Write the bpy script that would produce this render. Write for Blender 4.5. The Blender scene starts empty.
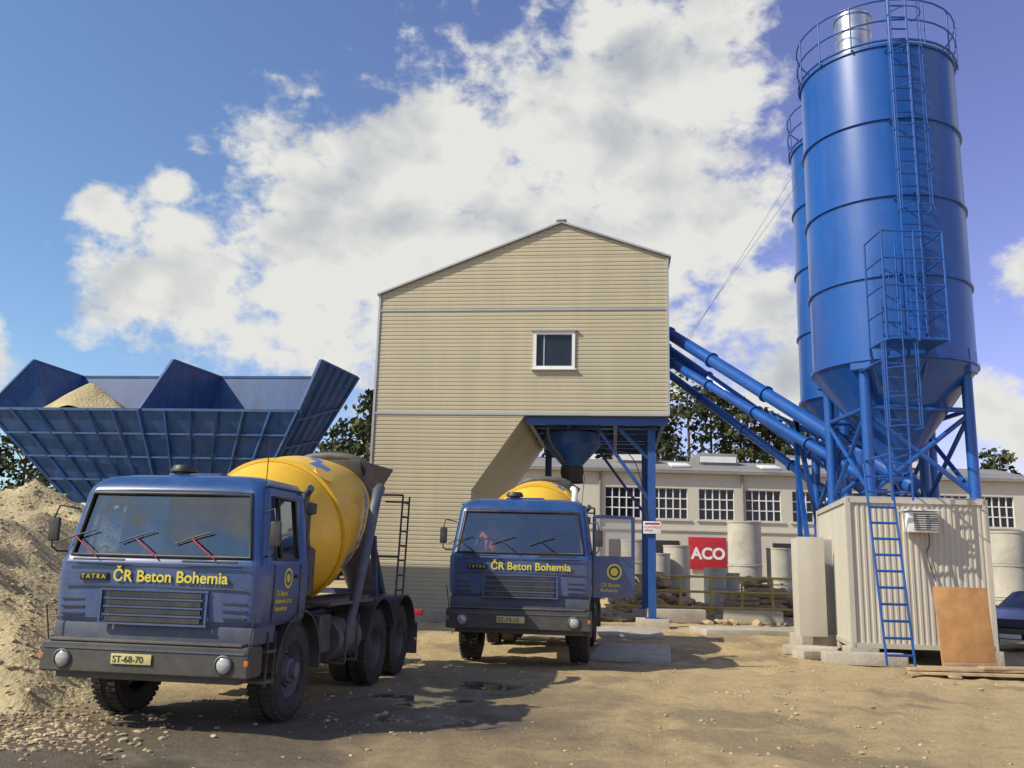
import bpy, bmesh, math, random
import numpy as np
from mathutils import Vector, Matrix, noise
R=math.radians
random.seed(7); rng=np.random.default_rng(7)
sc=bpy.context.scene
COL=sc.collection

# ------------------------------------------------------------------ materials
def M(name,col,rough=.6,metal=0,var=.15,scale=3.,bump=0.,bscale=30.,dust=0.,dustcol=(.33,.29,.22),coat=0.,detail=6,streak=False,zd=None):
    m=bpy.data.materials.new(name); m.use_nodes=True
    nt=m.node_tree; N=nt.nodes; L=nt.links
    b=N['Principled BSDF']
    tc=N.new('ShaderNodeTexCoord')
    vec=tc.outputs['Object']
    n1=N.new('ShaderNodeTexNoise'); n1.inputs['Scale'].default_value=scale; n1.inputs['Detail'].default_value=detail; n1.inputs['Roughness'].default_value=.65
    if streak:
        mp=N.new('ShaderNodeMapping'); mp.inputs['Scale'].default_value=(3,3,.25)
        L.new(vec,mp.inputs['Vector']); L.new(mp.outputs[0],n1.inputs['Vector'])
    else: L.new(vec,n1.inputs['Vector'])
    mr=N.new('ShaderNodeMapRange'); mr.inputs[1].default_value=.3; mr.inputs[2].default_value=.7
    L.new(n1.outputs['Fac'],mr.inputs[0])
    mx=N.new('ShaderNodeMix'); mx.data_type='RGBA'
    mx.inputs[6].default_value=(*[c*(1-var) for c in col],1); mx.inputs[7].default_value=(*[min(1,c*(1+var)) for c in col],1)
    L.new(mr.outputs[0],mx.inputs[0]); out=mx.outputs[2]
    if dust>0:
        n2=N.new('ShaderNodeTexNoise'); n2.inputs['Scale'].default_value=1.7; n2.inputs['Detail'].default_value=7; n2.inputs['Roughness'].default_value=.75
        L.new(vec,n2.inputs['Vector'])
        m2=N.new('ShaderNodeMapRange'); m2.inputs[1].default_value=.42; m2.inputs[2].default_value=.75; m2.inputs[3].default_value=dust*.15; m2.inputs[4].default_value=dust
        L.new(n2.outputs['Fac'],m2.inputs[0]); df=m2.outputs[0]
        if zd:   # dirt thrown up from the wheels: more of it low on the body
            sp=N.new('ShaderNodeSeparateXYZ'); L.new(vec,sp.inputs[0])
            mz=N.new('ShaderNodeMapRange'); mz.inputs[1].default_value=zd[0]; mz.inputs[2].default_value=zd[1]; mz.inputs[3].default_value=zd[2]; mz.inputs[4].default_value=0
            L.new(sp.outputs[2],mz.inputs[0])
            n4=N.new('ShaderNodeTexNoise'); n4.inputs['Scale'].default_value=5; n4.inputs['Detail'].default_value=8; n4.inputs['Roughness'].default_value=.8; L.new(vec,n4.inputs['Vector'])
            mm=N.new('ShaderNodeMath'); mm.operation='MULTIPLY_ADD'; L.new(mz.outputs[0],mm.inputs[0]); L.new(n4.outputs['Fac'],mm.inputs[1]); L.new(df,mm.inputs[2]); mm.use_clamp=True
            df=mm.outputs[0]
        md=N.new('ShaderNodeMix'); md.data_type='RGBA'; md.inputs[7].default_value=(*dustcol,1)
        L.new(df,md.inputs[0]); L.new(out,md.inputs[6]); out=md.outputs[2]
        mrr=N.new('ShaderNodeMapRange'); mrr.inputs[3].default_value=rough; mrr.inputs[4].default_value=min(1,rough+.5)
        L.new(df,mrr.inputs[0]); L.new(mrr.outputs[0],b.inputs['Roughness'])
    else:
        mrr=N.new('ShaderNodeMapRange'); mrr.inputs[3].default_value=max(0,rough-.06); mrr.inputs[4].default_value=min(1,rough+.1)
        L.new(mr.outputs[0],mrr.inputs[0]); L.new(mrr.outputs[0],b.inputs['Roughness'])
    L.new(out,b.inputs['Base Color'])
    b.inputs['Metallic'].default_value=metal
    b.inputs['Coat Weight'].default_value=coat
    if bump>0:
        n3=N.new('ShaderNodeTexNoise'); n3.inputs['Scale'].default_value=bscale; n3.inputs['Detail'].default_value=4
        L.new(vec,n3.inputs['Vector'])
        bp=N.new('ShaderNodeBump'); bp.inputs['Strength'].default_value=bump; bp.inputs['Distance'].default_value=.05
        L.new(n3.outputs['Fac'],bp.inputs['Height']); L.new(bp.outputs[0],b.inputs['Normal'])
    return m
def glassmat(name,col=(.5,.6,.6),alpha=.35):
    m=bpy.data.materials.new(name); m.use_nodes=True; nt=m.node_tree; N=nt.nodes; L=nt.links
    for n in list(N): N.remove(n)
    o=N.new('ShaderNodeOutputMaterial'); t=N.new('ShaderNodeBsdfTransparent'); t.inputs[0].default_value=(*col,1)
    g=N.new('ShaderNodeBsdfGlossy'); g.inputs['Roughness'].default_value=.03; g.inputs[0].default_value=(.9,.95,1,1)
    f=N.new('ShaderNodeFresnel'); f.inputs[0].default_value=1.5
    ad=N.new('ShaderNodeMath'); ad.operation='ADD'; ad.inputs[1].default_value=alpha; ad.use_clamp=True
    mx=N.new('ShaderNodeMixShader')
    L.new(f.outputs[0],ad.inputs[0]); L.new(ad.outputs[0],mx.inputs[0]); L.new(t.outputs[0],mx.inputs[1]); L.new(g.outputs[0],mx.inputs[2]); L.new(mx.outputs[0],o.inputs[0])
    return m

blue=M('truck_blue',(.009,.055,.19),.30,0,.25,2,dust=.12,coat=.25,zd=(.9,2.1,.45))
blue_d=M('chassis_blue',(.010,.035,.095),.5,0,.25,4,dust=.3,zd=(.4,1.6,.6))
black=M('black_paint',(.013,.014,.017),.45,0,.3,6,dust=.2,zd=(.4,1.3,.45))
rubber=M('tyre_rubber',(.018,.017,.016),.85,0,.3,10,dust=.5,dustcol=(.17,.14,.1))
yellow=M('drum_yellow',(.80,.47,.012),.35,0,.1,2,dust=.3,dustcol=(.42,.33,.17))
ltblue=M('drum_blue_band',(.03,.14,.36),.4,0,.1,2,dust=.3)
steel=M('dirty_steel',(.09,.09,.09),.55,.3,.3,6,dust=.5,dustcol=(.27,.24,.19))
pipegrey=M('pipe_grey',(.07,.09,.12),.5,.4,.3,6,dust=.3)
chrome=M('chrome',(.5,.5,.5),.25,1,.05,4,dust=.3)
lamp=M('lamp_glass',(.45,.45,.42),.12,.2,.1,8)
orange=M('signal_orange',(.5,.15,.02),.3)
white=M('white_paint',(.72,.72,.70),.5,0,.06,3)
platey=M('plate_yellow',(.58,.50,.20),.5,0,.05)
inkyel=M('lettering_yellow',(.66,.56,.06),.5,0,.12,8)
ink=M('lettering_black',(.02,.02,.02),.5)
redp=M('red_paint',(.42,.02,.03),.5,0,.1)
interior=M('cab_interior',(.025,.023,.02),.8,0,.3)
cream=M('cream_visor',(.3,.28,.23),.7,0,.1)
glass=glassmat('windshield_glass',(.55,.6,.57),.12)
darkglass=M('dark_window_glass',(.015,.018,.02),.12,0,.3,1)
siloB=M('silo_blue',(.004,.072,.31),.32,0,.18,.8,dust=.05,coat=.2,streak=True)
hopB=M('hopper_blue',(.008,.065,.20),.5,0,.35,1.5,dust=.14,streak=True)
strB=M('steel_blue',(.008,.07,.27),.45,0,.2,1.5,dust=.08)
beige=M('beige_cladding',(.46,.405,.27),.5,0,.06,.6,streak=True)
flash=M('grey_flashing',(.40,.41,.41),.4,.2,.1,1)
contM=M('container_beige',(.50,.46,.38),.5,0,.08,1,dust=.2,streak=True)
plaster=M('plaster_cream',(.56,.53,.45),.9,0,.08,.4,dust=.2,dustcol=(.30,.27,.22),bump=.1)
roofM=M('grey_roof',(.22,.21,.195),.8,0,.25,.5)
conc=M('concrete',(.42,.38,.30),.9,0,.2,2,bump=.3,bscale=15)
wood=M('plywood_board',(.48,.24,.08),.75,0,.25,3,dust=.2)
plank=M('grey_planks',(.42,.30,.17),.85,0,.3,4)
galv=M('galvanised',(.55,.56,.57),.3,.9,.1,3)
fenceY=M('fence_yellow',(.6,.42,.08),.6,0,.2,4)
bark=M('bark',(.09,.06,.04),.9,0,.3,6)
skin=M('skin',(.5,.28,.19),.6,0,.05)
vest=M('orange_vest',(.95,.20,.03),.7,0,.08)
cloth=M('dark_cloth',(.03,.04,.07),.9)
hair=M('hair_brown',(.04,.025,.015),.8)
carp=M('car_paint',(.02,.03,.06),.2,0,.1,2,coat=.5)
leafD=M('foliage_dark',(.035,.052,.015),.8,0,.5,.9,detail=3)
leafL=M('foliage_light',(.08,.09,.025),.8,0,.5,.9,detail=3)

# ------------------------------------------------------------------ mesh helpers
def empty(name,loc=(0,0,0),rz=0,parent=None):
    e=bpy.data.objects.new(name,None); COL.objects.link(e); e.location=loc; e.rotation_euler=(0,0,R(rz)); e.empty_display_size=.3
    if parent: e.parent=parent
    return e
def mobj(name,verts,faces,mat,parent=None,smooth=False,mi=None,ang=35):
    me=bpy.data.meshes.new(name); me.from_pydata([tuple(v) for v in verts],[],faces)
    mats=mat if isinstance(mat,(list,tuple)) else [mat]
    for q in mats: me.materials.append(q)
    if mi is not None: me.polygons.foreach_set('material_index',mi)
    me.update()
    if smooth:
        me.polygons.foreach_set('use_smooth',[True]*len(me.polygons)); me.set_sharp_from_angle(angle=R(ang))
    o=bpy.data.objects.new(name,me); COL.objects.link(o)
    if parent: o.parent=parent
    return o
def bmo(name,bm,mat,parent=None,smooth=False,ang=35):
    me=bpy.data.meshes.new(name); bm.to_mesh(me); bm.free(); 
    for q in (mat if isinstance(mat,(list,tuple)) else [mat]): me.materials.append(q)
    if smooth:
        me.polygons.foreach_set('use_smooth',[True]*len(me.polygons)); me.set_sharp_from_angle(angle=R(ang))
    o=bpy.data.objects.new(name,me); COL.objects.link(o)
    if parent: o.parent=parent
    return o
def addbox(bm,c,s,rot=None):
    mt=Matrix.Translation(c)
    if rot is not None: mt=mt@(rot if isinstance(rot,Matrix) else Matrix.Rotation(R(rot),4,'Z'))
    mt=mt@Matrix.Diagonal((*s,1))
    return bmesh.ops.create_cube(bm,size=1,matrix=mt)['verts']
def box(name,c,s,mat,parent=None,bevel=0.,rot=None,seg=2):
    bm=bmesh.new(); addbox(bm,(0,0,0),s)
    if bevel>0: bmesh.ops.bevel(bm,geom=bm.edges[:],offset=bevel,segments=seg,affect='EDGES',profile=.6)
    mt=Matrix.Translation(c)
    if rot is not None: mt=mt@(rot if isinstance(rot,Matrix) else Matrix.Rotation(R(rot),4,'Z'))
    bmesh.ops.transform(bm,matrix=mt,verts=bm.verts)
    return bmo(name,bm,mat,parent,smooth=bevel>0)
def axm(p1,p2):
    p1=Vector(p1);p2=Vector(p2); d=p2-p1
    q=Vector((0,0,1)).rotation_difference(d.normalized())
    return Matrix.Translation((p1+p2)/2)@q.to_matrix().to_4x4(), d.length
def addcyl(bm,p1,p2,r,r2=None,seg=12,cap=True):
    m,l=axm(p1,p2)
    bmesh.ops.create_cone(bm,cap_ends=cap,segments=seg,radius1=r,radius2=r if r2 is None else r2,depth=l,matrix=m)
def cyl(name,p1,p2,r,mat,parent=None,r2=None,seg=16,cap=True):
    bm=bmesh.new(); addcyl(bm,p1,p2,r,r2,seg,cap); return bmo(name,bm,mat,parent,True,50)
def addbeam(bm,p1,p2,w,h):
    p1=Vector(p1);p2=Vector(p2); d=(p2-p1); l=d.length; z=d.normalized()
    up=Vector((0,0,1)) if abs(z.z)<.95 else Vector((0,1,0))
    x=up.cross(z).normalized(); y=z.cross(x)
    m=Matrix((( x.x,y.x,z.x,0),(x.y,y.y,z.y,0),(x.z,y.z,z.z,0),(0,0,0,1)))
    bmesh.ops.create_cube(bm,size=1,matrix=Matrix.Translation((p1+p2)/2)@m@Matrix.Diagonal((w,h,l,1)))
def beams(name,lst,w,h,mat,parent=None):
    bm=bmesh.new()
    for a,b in lst: addbeam(bm,a,b,w,h)
    return bmo(name,bm,mat,parent)
def rods(name,lst,r,mat,parent=None,seg=8):
    bm=bmesh.new()
    for a,b in lst: addcyl(bm,a,b,r,None,seg)
    return bmo(name,bm,mat,parent,True,50)
def tube(name,pts,r,mat,parent=None,cyclic=False,smooth=True):
    cu=bpy.data.curves.new(name,'CURVE'); cu.dimensions='3D'; cu.bevel_depth=r; cu.bevel_resolution=3; cu.use_fill_caps=True
    sp=cu.splines.new('NURBS' if smooth else 'POLY'); sp.points.add(len(pts)-1)
    for i,p in enumerate(pts): sp.points[i].co=(*p,1)
    if smooth: sp.order_u=3; sp.use_endpoint_u=True; sp.resolution_u=8
    sp.use_cyclic_u=cyclic
    cu.materials.append(mat)
    o=bpy.data.objects.new(name,cu); COL.objects.link(o)
    if parent: o.parent=parent
    return o
def lathe(name,prof,mat,parent=None,mtx=None,seg=48,mi=None,matfn=None,ang=35):
    vs=[];fs=[];mm=[]
    for (r,z) in prof:
        for k in range(seg):
            a=2*math.pi*k/seg; vs.append(Vector((r*math.cos(a),r*math.sin(a),z)))
    for i in range(len(prof)-1):
        for k in range(seg):
            k2=(k+1)%seg
            fs.append((i*seg+k,i*seg+k2,(i+1)*seg+k2,(i+1)*seg+k))
            mm.append(matfn(i,k/seg,(prof[i][1]+prof[i+1][1])/2) if matfn else (mi[i] if mi else 0))
    if mtx: vs=[mtx@v for v in vs]
    return mobj(name,vs,fs,mat,parent,True,mm,ang)
def text(name,s,size,mtx,mat,parent,ext=.004,ax='LEFT',bold=0.):
    cu=bpy.data.curves.new(name,'FONT'); cu.body=s; cu.size=size; cu.extrude=ext; cu.align_x=ax; cu.offset=bold
    cu.materials.append(mat)
    o=bpy.data.objects.new(name,cu); COL.objects.link(o); o.parent=parent; o.matrix_local=mtx
    return o
RX90=Matrix.Rotation(R(90),4,'X')

# ------------------------------------------------------------------ world, sun, camera
SUN_EL=40; sx,sy=-.91,-.42
w=bpy.data.worlds.new("World"); sc.world=w; w.use_nodes=True
try:
    w.cycles.sampling_method='MANUAL'; w.cycles.sample_map_resolution=512
except Exception: pass
nt=w.node_tree; N=nt.nodes; L=nt.links; bg=N['Background']
sky=N.new('ShaderNodeTexSky'); sky.sky_type='NISHITA'; sky.sun_disc=False
sky.sun_elevation=R(SUN_EL); sky.sun_rotation=math.atan2(sx,sy)%(2*math.pi); sky.air_density=1.0; sky.dust_density=.4; sky.ozone_density=3.
tc=N.new('ShaderNodeTexCoord'); D=tc.outputs['Generated']
def math_(op,a,b=None,c=None,clamp=False):
    n=N.new('ShaderNodeMath'); n.operation=op; n.use_clamp=clamp
    for i,v in enumerate((a,b,c)):
        if v is None: continue
        if isinstance(v,(int,float)): n.inputs[i].default_value=v
        else: L.new(v,n.inputs[i])
    return n.outputs[0]
nrm=N.new('ShaderNodeVectorMath'); nrm.operation='NORMALIZE'; L.new(D,nrm.inputs[0]); DN=nrm.outputs[0]
blobs=[(-20.5,17,5),(-24.5,15.5,3.5),(-15,21,6),(-8,23,7.5),(-3,24.5,7.5),(3.5,27,7.5),(8.5,32,5.5),(13.5,34,4),(13,28,5.5),(3.3,21.5,8),(11,21,7),(16,16,4.5),(-13.5,15.6,6.5),(-5.5,16,8),(6,14,7),
 (-26.4,19.9,1.5),(-25.3,19.2,1.0),(-22.5,21.8,1.3),(-38,26,1.8),(31.5,17,2.2),(30.5,8,2.6),(28.5,9,2),(18.5,12,4),(-34,10,4.),(36,24,1.4),(60,25,10),(-70,30,10),(120,35,16),(-140,35,16)]
cur=None
for az,el,r in blobs:
    d=(math.sin(R(az))*math.cos(R(el)),math.cos(R(az))*math.cos(R(el)),math.sin(R(el)))
    v=N.new('ShaderNodeVectorMath'); v.operation='DISTANCE'; L.new(DN,v.inputs[0]); v.inputs[1].default_value=d
    f=math_('MULTIPLY_ADD',v.outputs['Value'],-1/R(r),1.)
    cur=f if cur is None else math_('SMOOTH_MAX',cur,f,.18)
def noise_(scale,det,rough,off=(0,0,0),zs=1.4):
    mp=N.new('ShaderNodeMapping'); mp.inputs['Scale'].default_value=(1,1,zs); mp.inputs['Location'].default_value=off; L.new(DN,mp.inputs['Vector'])
    n=N.new('ShaderNodeTexNoise'); n.inputs['Scale'].default_value=scale; n.inputs['Detail'].default_value=det; n.inputs['Roughness'].default_value=rough; n.inputs['Distortion'].default_value=.15
    L.new(mp.outputs[0],n.inputs['Vector']); return n.outputs['Fac']
nA=noise_(9,8,.57); nB=noise_(9,6,.5,(.018,.006,-.03)); nC=noise_(34,6,.6)
base=math_('MINIMUM',math_('MAXIMUM',cur,-1.),.8)
hi=math_('MULTIPLY_ADD',nC,1.5,-.75)
den=math_('ADD',math_('ADD',math_('MULTIPLY_ADD',nA,2.3,-1.08),hi),base)
denB=math_('ADD',math_('ADD',math_('MULTIPLY_ADD',nB,2.3,-1.08),hi),base)
mr=N.new('ShaderNodeMapRange'); mr.interpolation_type='SMOOTHSTEP'; mr.inputs[1].default_value=-.12; mr.inputs[2].default_value=.55; L.new(den,mr.inputs[0])
lit=math_('MULTIPLY_ADD',math_('SUBTRACT',den,denB),.9,.66)
n3=noise_(4.2,5,.5,(.3,.1,.2))
thick=N.new('ShaderNodeMapRange'); thick.inputs[1].default_value=.3; thick.inputs[2].default_value=1.3; thick.inputs[3].default_value=.2; thick.inputs[4].default_value=-.12; L.new(den,thick.inputs[0])
sh=math_('ADD',math_('ADD',math_('ADD',lit,thick.outputs[0]),math_('MULTIPLY_ADD',n3,1.3,-.62)),math_('MULTIPLY',hi,.25),clamp=True)
cr=N.new('ShaderNodeValToRGB'); L.new(sh,cr.inputs[0])
cr.color_ramp.elements[0].position=.05; cr.color_ramp.elements[0].color=(4.2,4.6,5.2,1)
cr.color_ramp.elements[1].position=.9; cr.color_ramp.elements[1].color=(9.0,9.0,8.6,1)
e=cr.color_ramp.elements.new(.45); e.color=(6.1,6.4,6.7,1)
sep=N.new('ShaderNodeSeparateXYZ'); L.new(DN,sep.inputs[0])
gx=N.new('ShaderNodeMapRange'); L.new(sep.outputs[0],gx.inputs[0]); gx.inputs[1].default_value=-.45; gx.inputs[2].default_value=.35
tc2=N.new('ShaderNodeMix'); tc2.data_type='RGBA'; L.new(gx.outputs[0],tc2.inputs[0]); tc2.inputs[6].default_value=(1.6,1.75,1.85,1); tc2.inputs[7].default_value=(1.95,1.45,1.9,1)
tint=N.new('ShaderNodeMix'); tint.data_type='RGBA'; tint.blend_type='MULTIPLY'; tint.inputs[0].default_value=1; L.new(tc2.outputs[2],tint.inputs[7]); L.new(sky.outputs[0],tint.inputs[6])
mx=N.new('ShaderNodeMix'); mx.data_type='RGBA'; L.new(mr.outputs[0],mx.inputs[0]); L.new(tint.outputs[2],mx.inputs[6]); L.new(cr.outputs[0],mx.inputs[7])
L.new(mx.outputs[2],bg.inputs[0]); bg.inputs[1].default_value=.088
sl=bpy.data.lights.new('sun','SUN'); sl.energy=5.0; sl.angle=R(.5); sl.color=(1,.92,.77)
so=bpy.data.objects.new('sun',sl); COL.objects.link(so)
todir=Vector((sx*math.cos(R(SUN_EL)),sy*math.cos(R(SUN_EL)),math.sin(R(SUN_EL))))
so.rotation_euler=todir.to_track_quat('Z','Y').to_euler()
cam=bpy.data.cameras.new('camera'); co=bpy.data.objects.new('camera',cam); COL.objects.link(co)
cam.lens=31.2; cam.sensor_width=36; cam.clip_end=5000; cam.clip_start=.1
co.matrix_world=Matrix.Translation((0,0,1.8))@Matrix.Rotation(R(101.4),4,'X')@Matrix.Rotation(R(1.5),4,'Z')
sc.camera=co
sc.view_settings.view_transform='Standard'; sc.view_settings.look='None'; sc.view_settings.exposure=0

# ------------------------------------------------------------------ ground
def gz(x,y):
    n=noise.noise(Vector((x*.35,y*.35,0)))*.05+noise.noise(Vector((x*1.3,y*1.3,3)))*.03+noise.noise(Vector((x*4,y*4,7)))*.018
    return n-.03
def axis(lo,hi,step,far):
    a=list(np.arange(lo,hi,step)); s=step
    v=hi
    while v<far: a.append(v); s*=1.12; v+=s
    s=step; v=lo
    b=[]
    while v>-far: s*=1.12; v-=s; b.append(v)
    return b[::-1]+a
xs=axis(-9,12,.08,1500); ys=[y for y in axis(5.5,18,.08,1800) if y>-300]
vs=[];wet=[];dk=[]
def sstep(a,b,x):
    t=min(1,max(0,(x-a)/(b-a))); return t*t*(3-2*t)
for y in ys:
    for x in xs:
        if abs(x)<60 and -10<y<80:
            n=noise.fractal(Vector((x*.45,y*.45,1.5)),.9,2.,5)
            m=noise.fractal(Vector((x*1.6,y*1.6,9)),.9,2.,4)
            d=.9*sstep(.9,-2.2,x-(y-9)*.1+n*2.4+m*.9)*sstep(13.5,9.5,y+n*2)
            d=max(d,.6*sstep(1.,0,abs(x+.5)/3.0+n*.6+m*.4)*sstep(19,13,y)*sstep(8,10,y))
            d=max(d,.45*sstep(.15,.5,n+m*.4))
            wt=0
            for px,py,ax,ay in ((-1.15,12.9,.6,.9),(-.85,11.0,.65,.4),(-.2,14.3,.5,.7),(-3.2,8.4,.7,.3)):
                q=((x-px)/ax)**2+((y-py)/ay)**2
                if q<4: wt=max(wt,sstep(1.0,.5,q*.6+.3+m*1.6))
            z=gz(x,y)+m*.012
            for k,(x0,sl_) in enumerate(((1.2,.25),(3.1,.22),(5.3,.5),(7.2,.46),(-.5,-.1),(2.2,.62),(4.0,.6))):
                c=x0+(y-8)*sl_+math.sin(y*.35+k)*.35
                u=(x-c)/.2
                if abs(u)<3:
                    rr=math.exp(-u*u)*(.3+.7*sstep(-.3,.3,n+m*.3))
                    z-=.045*rr*(.6+.4*math.sin(y*22+u*1.5)); z+=.018*math.exp(-(abs(u)-1.6)**2*3); d=max(d,.25*rr)
            z=z*(1-wt)+(-.06)*wt
        else: z=-.03;d=.0;wt=0
        vs.append((x,y,z)); wet.append(wt); dk.append(d)
nx=len(xs); fs=[(j*nx+i,j*nx+i+1,(j+1)*nx+i+1,(j+1)*nx+i) for j in range(len(ys)-1) for i in range(nx-1)]
gm=bpy.data.materials.new('dusty_ground'); gm.use_nodes=True; nt=gm.node_tree;N=nt.nodes;L=nt.links;b=N['Principled BSDF']
geo=N.new('ShaderNodeNewGeometry'); P=geo.outputs['Position']
def nz(s,d=8,r=.65):
    n=N.new('ShaderNodeTexNoise'); n.inputs['Scale'].default_value=s;n.inputs['Detail'].default_value=d;n.inputs['Roughness'].default_value=r;L.new(P,n.inputs['Vector']);return n.outputs['Fac']
def mixc(f,a,c):
    m=N.new('ShaderNodeMix');m.data_type='RGBA'
    if isinstance(f,float): m.inputs[0].default_value=f
    else: L.new(f,m.inputs[0])
    for i,v in ((6,a),(7,c)):
        if isinstance(v,tuple): m.inputs[i].default_value=(*v,1)
        else: L.new(v,m.inputs[i])
    return m.outputs[2]
def mapr(v,a,b_,c=0,d=1):
    m=N.new('ShaderNodeMapRange'); L.new(v,m.inputs[0])
    for i,q in enumerate((a,b_,c,d)): m.inputs[i+1].default_value=q
    return m.outputs[0]
c=mixc(mapr(nz(.35),.35,.65),(.66,.49,.235),(.52,.38,.185))
c=mixc(mapr(nz(2.5,10,.75),.48,.75,0,.75),c,(.29,.205,.105))
c=mixc(mapr(nz(22,6,.8),.5,.75),c,(.70,.57,.34))
c=mixc(mapr(nz(40,4,.8),.56,.74,0,.8),c,(.15,.11,.065))
at=N.new('ShaderNodeAttribute'); at.attribute_name='dark'
asph=mixc(mapr(nz(6,10,.8),.35,.7),(.05,.043,.035),(.17,.135,.09))
c=mixc(mapr(at.outputs['Fac'],0,1,0,.92),c,asph)
aw=N.new('ShaderNodeAttribute'); aw.attribute_name='wet'
c=mixc(aw.outputs['Fac'],c,(.13,.115,.085))
L.new(c,b.inputs['Base Color'])
rg=mapr(at.outputs['Fac'],0,1,.95,.65)
mm=N.new('ShaderNodeMix'); L.new(aw.outputs['Fac'],mm.inputs[0]); L.new(rg,mm.inputs[2]); mm.inputs[3].default_value=.06
L.new(mm.outputs[0],b.inputs['Roughness'])
bp=N.new('ShaderNodeBump'); bp.inputs['Distance'].default_value=.08
sb=N.new('ShaderNodeMath'); sb.operation='MULTIPLY_ADD'; L.new(aw.outputs['Fac'],sb.inputs[0]); sb.inputs[1].default_value=-1; sb.inputs[2].default_value=1; L.new(sb.outputs[0],bp.inputs['Strength'])
L.new(nz(10,8,.8),bp.inputs['Height']); L.new(bp.outputs[0],b.inputs['Normal'])
g=mobj('ground',vs,fs,gm,smooth=True,ang=180)
for nm,arr in (('dark',dk),('wet',wet)):
    a=g.data.attributes.new(nm,'FLOAT','POINT'); a.data.foreach_set('value',arr)

def rocks(name,pts,mat,jag=.3):
    ico=bmesh.new(); bmesh.ops.create_icosphere(ico,subdivisions=1,radius=1); bv=np.array([v.co[:] for v in ico.verts]); bf=np.array([[v.index for v in f.verts] for f in ico.faces]); ico.free()
    V=[];F=[]
    for i,(x,y,z,s) in enumerate(pts):
        q=bv*(1+rng.uniform(-jag,jag,(len(bv),1)))*np.array([s*random.uniform(.7,1.4),s*random.uniform(.7,1.4),s*random.uniform(.4,.8)])
        a=random.uniform(0,6.28); ca,sa=math.cos(a),math.sin(a)
        q=np.stack([q[:,0]*ca-q[:,1]*sa+x,q[:,0]*sa+q[:,1]*ca+y,q[:,2]+z],1)
        V.append(q);F.append(bf+i*len(bv))
    return mobj(name,np.concatenate(V).tolist(),np.concatenate(F).tolist(),mat)
stone=M('loose_stone',(.40,.31,.18),.95,0,.5,.9)
pts=[]
for i in range(9000):
    y=6+22*random.random()**1.3; x=random.uniform(-.7,.75)*y
    cl=noise.noise(Vector((x*.6,y*.6,4)))
    if cl<random.uniform(-.35,.35): continue
    s=random.choice([.006,.008,.010,.014,.018,.03]) *random.uniform(.7,1.2)
    pts.append((x,y,gz(x,y)+s*.15,s))
rocks('gravel',pts,stone)

# sand / gravel pile
def pileh(x,y):
    e=noise.fractal(Vector((x*.3,y*.3,5)),1,2,5)
    h=min((-5.3-x)*.60,(y-10.6)*.46,2.3+.25*e)
    c=3.5-math.hypot(x+10.9,y-20.5)*.62; c2=2.8-math.hypot(x+15,y-17)*.5
    h=max(h,c,c2)+e*.22
    h+=noise.fractal(Vector((x*2.2,y*2.2,2)),1,2,4)*.10
    h=min(h,(26-y)*.7)
    return max(h,-.3)
px=np.arange(-24,-4,.12); py=np.arange(9.5,27,.12)
vs=[(x,y,pileh(x,y)) for y in py for x in px]; nx=len(px)
fs=[(j*nx+i,j*nx+i+1,(j+1)*nx+i+1,(j+1)*nx+i) for j in range(len(py)-1) for i in range(nx-1)]
sandm=M('pile_sand',(.44,.36,.19),.95,0,.35,1.2,bump=1.,bscale=14)
mobj('gravel_pile',vs,fs,sandm,smooth=True,ang=180)
pts=[]
for i in range(5000):
    x=random.uniform(-18,-5);y=random.uniform(10.3,22);h=pileh(x,y)
    if h>-.05: s=random.uniform(.012,.05); pts.append((x,y,h,s))
for i in range(1800):
    y=random.uniform(8.6,12.5); x=-.62*y+random.gauss(.6,.9); s=random.uniform(.01,.04); pts.append((x,y,gz(x,y)+s*.2,s))
rocks('pile_stones',pts,stone)

# ------------------------------------------------------------------ trucks
FA=1.34
def wheel(name,parent,x,y,z=.58,r=.58,wd=.34,side=1,dual=False):
    mt=Matrix.Translation((x,y,z))@Matrix.Rotation(R(90*side),4,'Y')
    h=wd/2
    prof=[(r*.55,-h*.7),(r*.62,-h),(r*.9,-h*1.02),(r*.985,-h*.8),(r,-h*.4),(r*.985,-h*.38),(r*.985,-.01),(r,0.01),(r,h*.4),(r*.985,h*.8),(r*.9,h*1.02),(r*.62,h),(r*.55,h*.8)]
    lathe(name+'_tyre',prof,rubber,parent,mt,40)
    if dual:
        mt2=Matrix.Translation((x-side*(wd+.05),y,z))@Matrix.Rotation(R(90*side),4,'Y')
        lathe(name+'_inner_tyre',prof,rubber,parent,mt2,32)
    dz=-.16 if dual else .0
    rim=[(r*.56,h*.8),(r*.52,h*.55),(r*.48,h*.1+dz),(r*.3,h*.25+dz),(r*.24,h*.8+dz),(.10,h*.9+dz),(.09,h*1.3+dz),(0,h*1.3+dz)]
    lathe(name+'_rim',rim,steel if dual else blue_d,parent,mt,32)
    bm=bmesh.new()
    for k in range(10):
        a=k*math.pi/5; addcyl(bm,(.19*math.cos(a),.19*math.sin(a),h*.35+dz),(.19*math.cos(a),.19*math.sin(a),h*.6+dz),.017,None,6)
    for k in range(44):
        a=2*math.pi*k/44
        for sg in (-1,1):
            c=Vector((r*.995*math.cos(a+sg*.03),r*.995*math.sin(a+sg*.03),sg*h*.55))
            addbox(bm,c,(.035,.05,h*.72),Matrix.Rotation(a,4,'Z'))
    bmesh.ops.transform(bm,matrix=mt,verts=bm.verts)
    bmo(name+'_tread',bm,rubber,parent)

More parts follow.
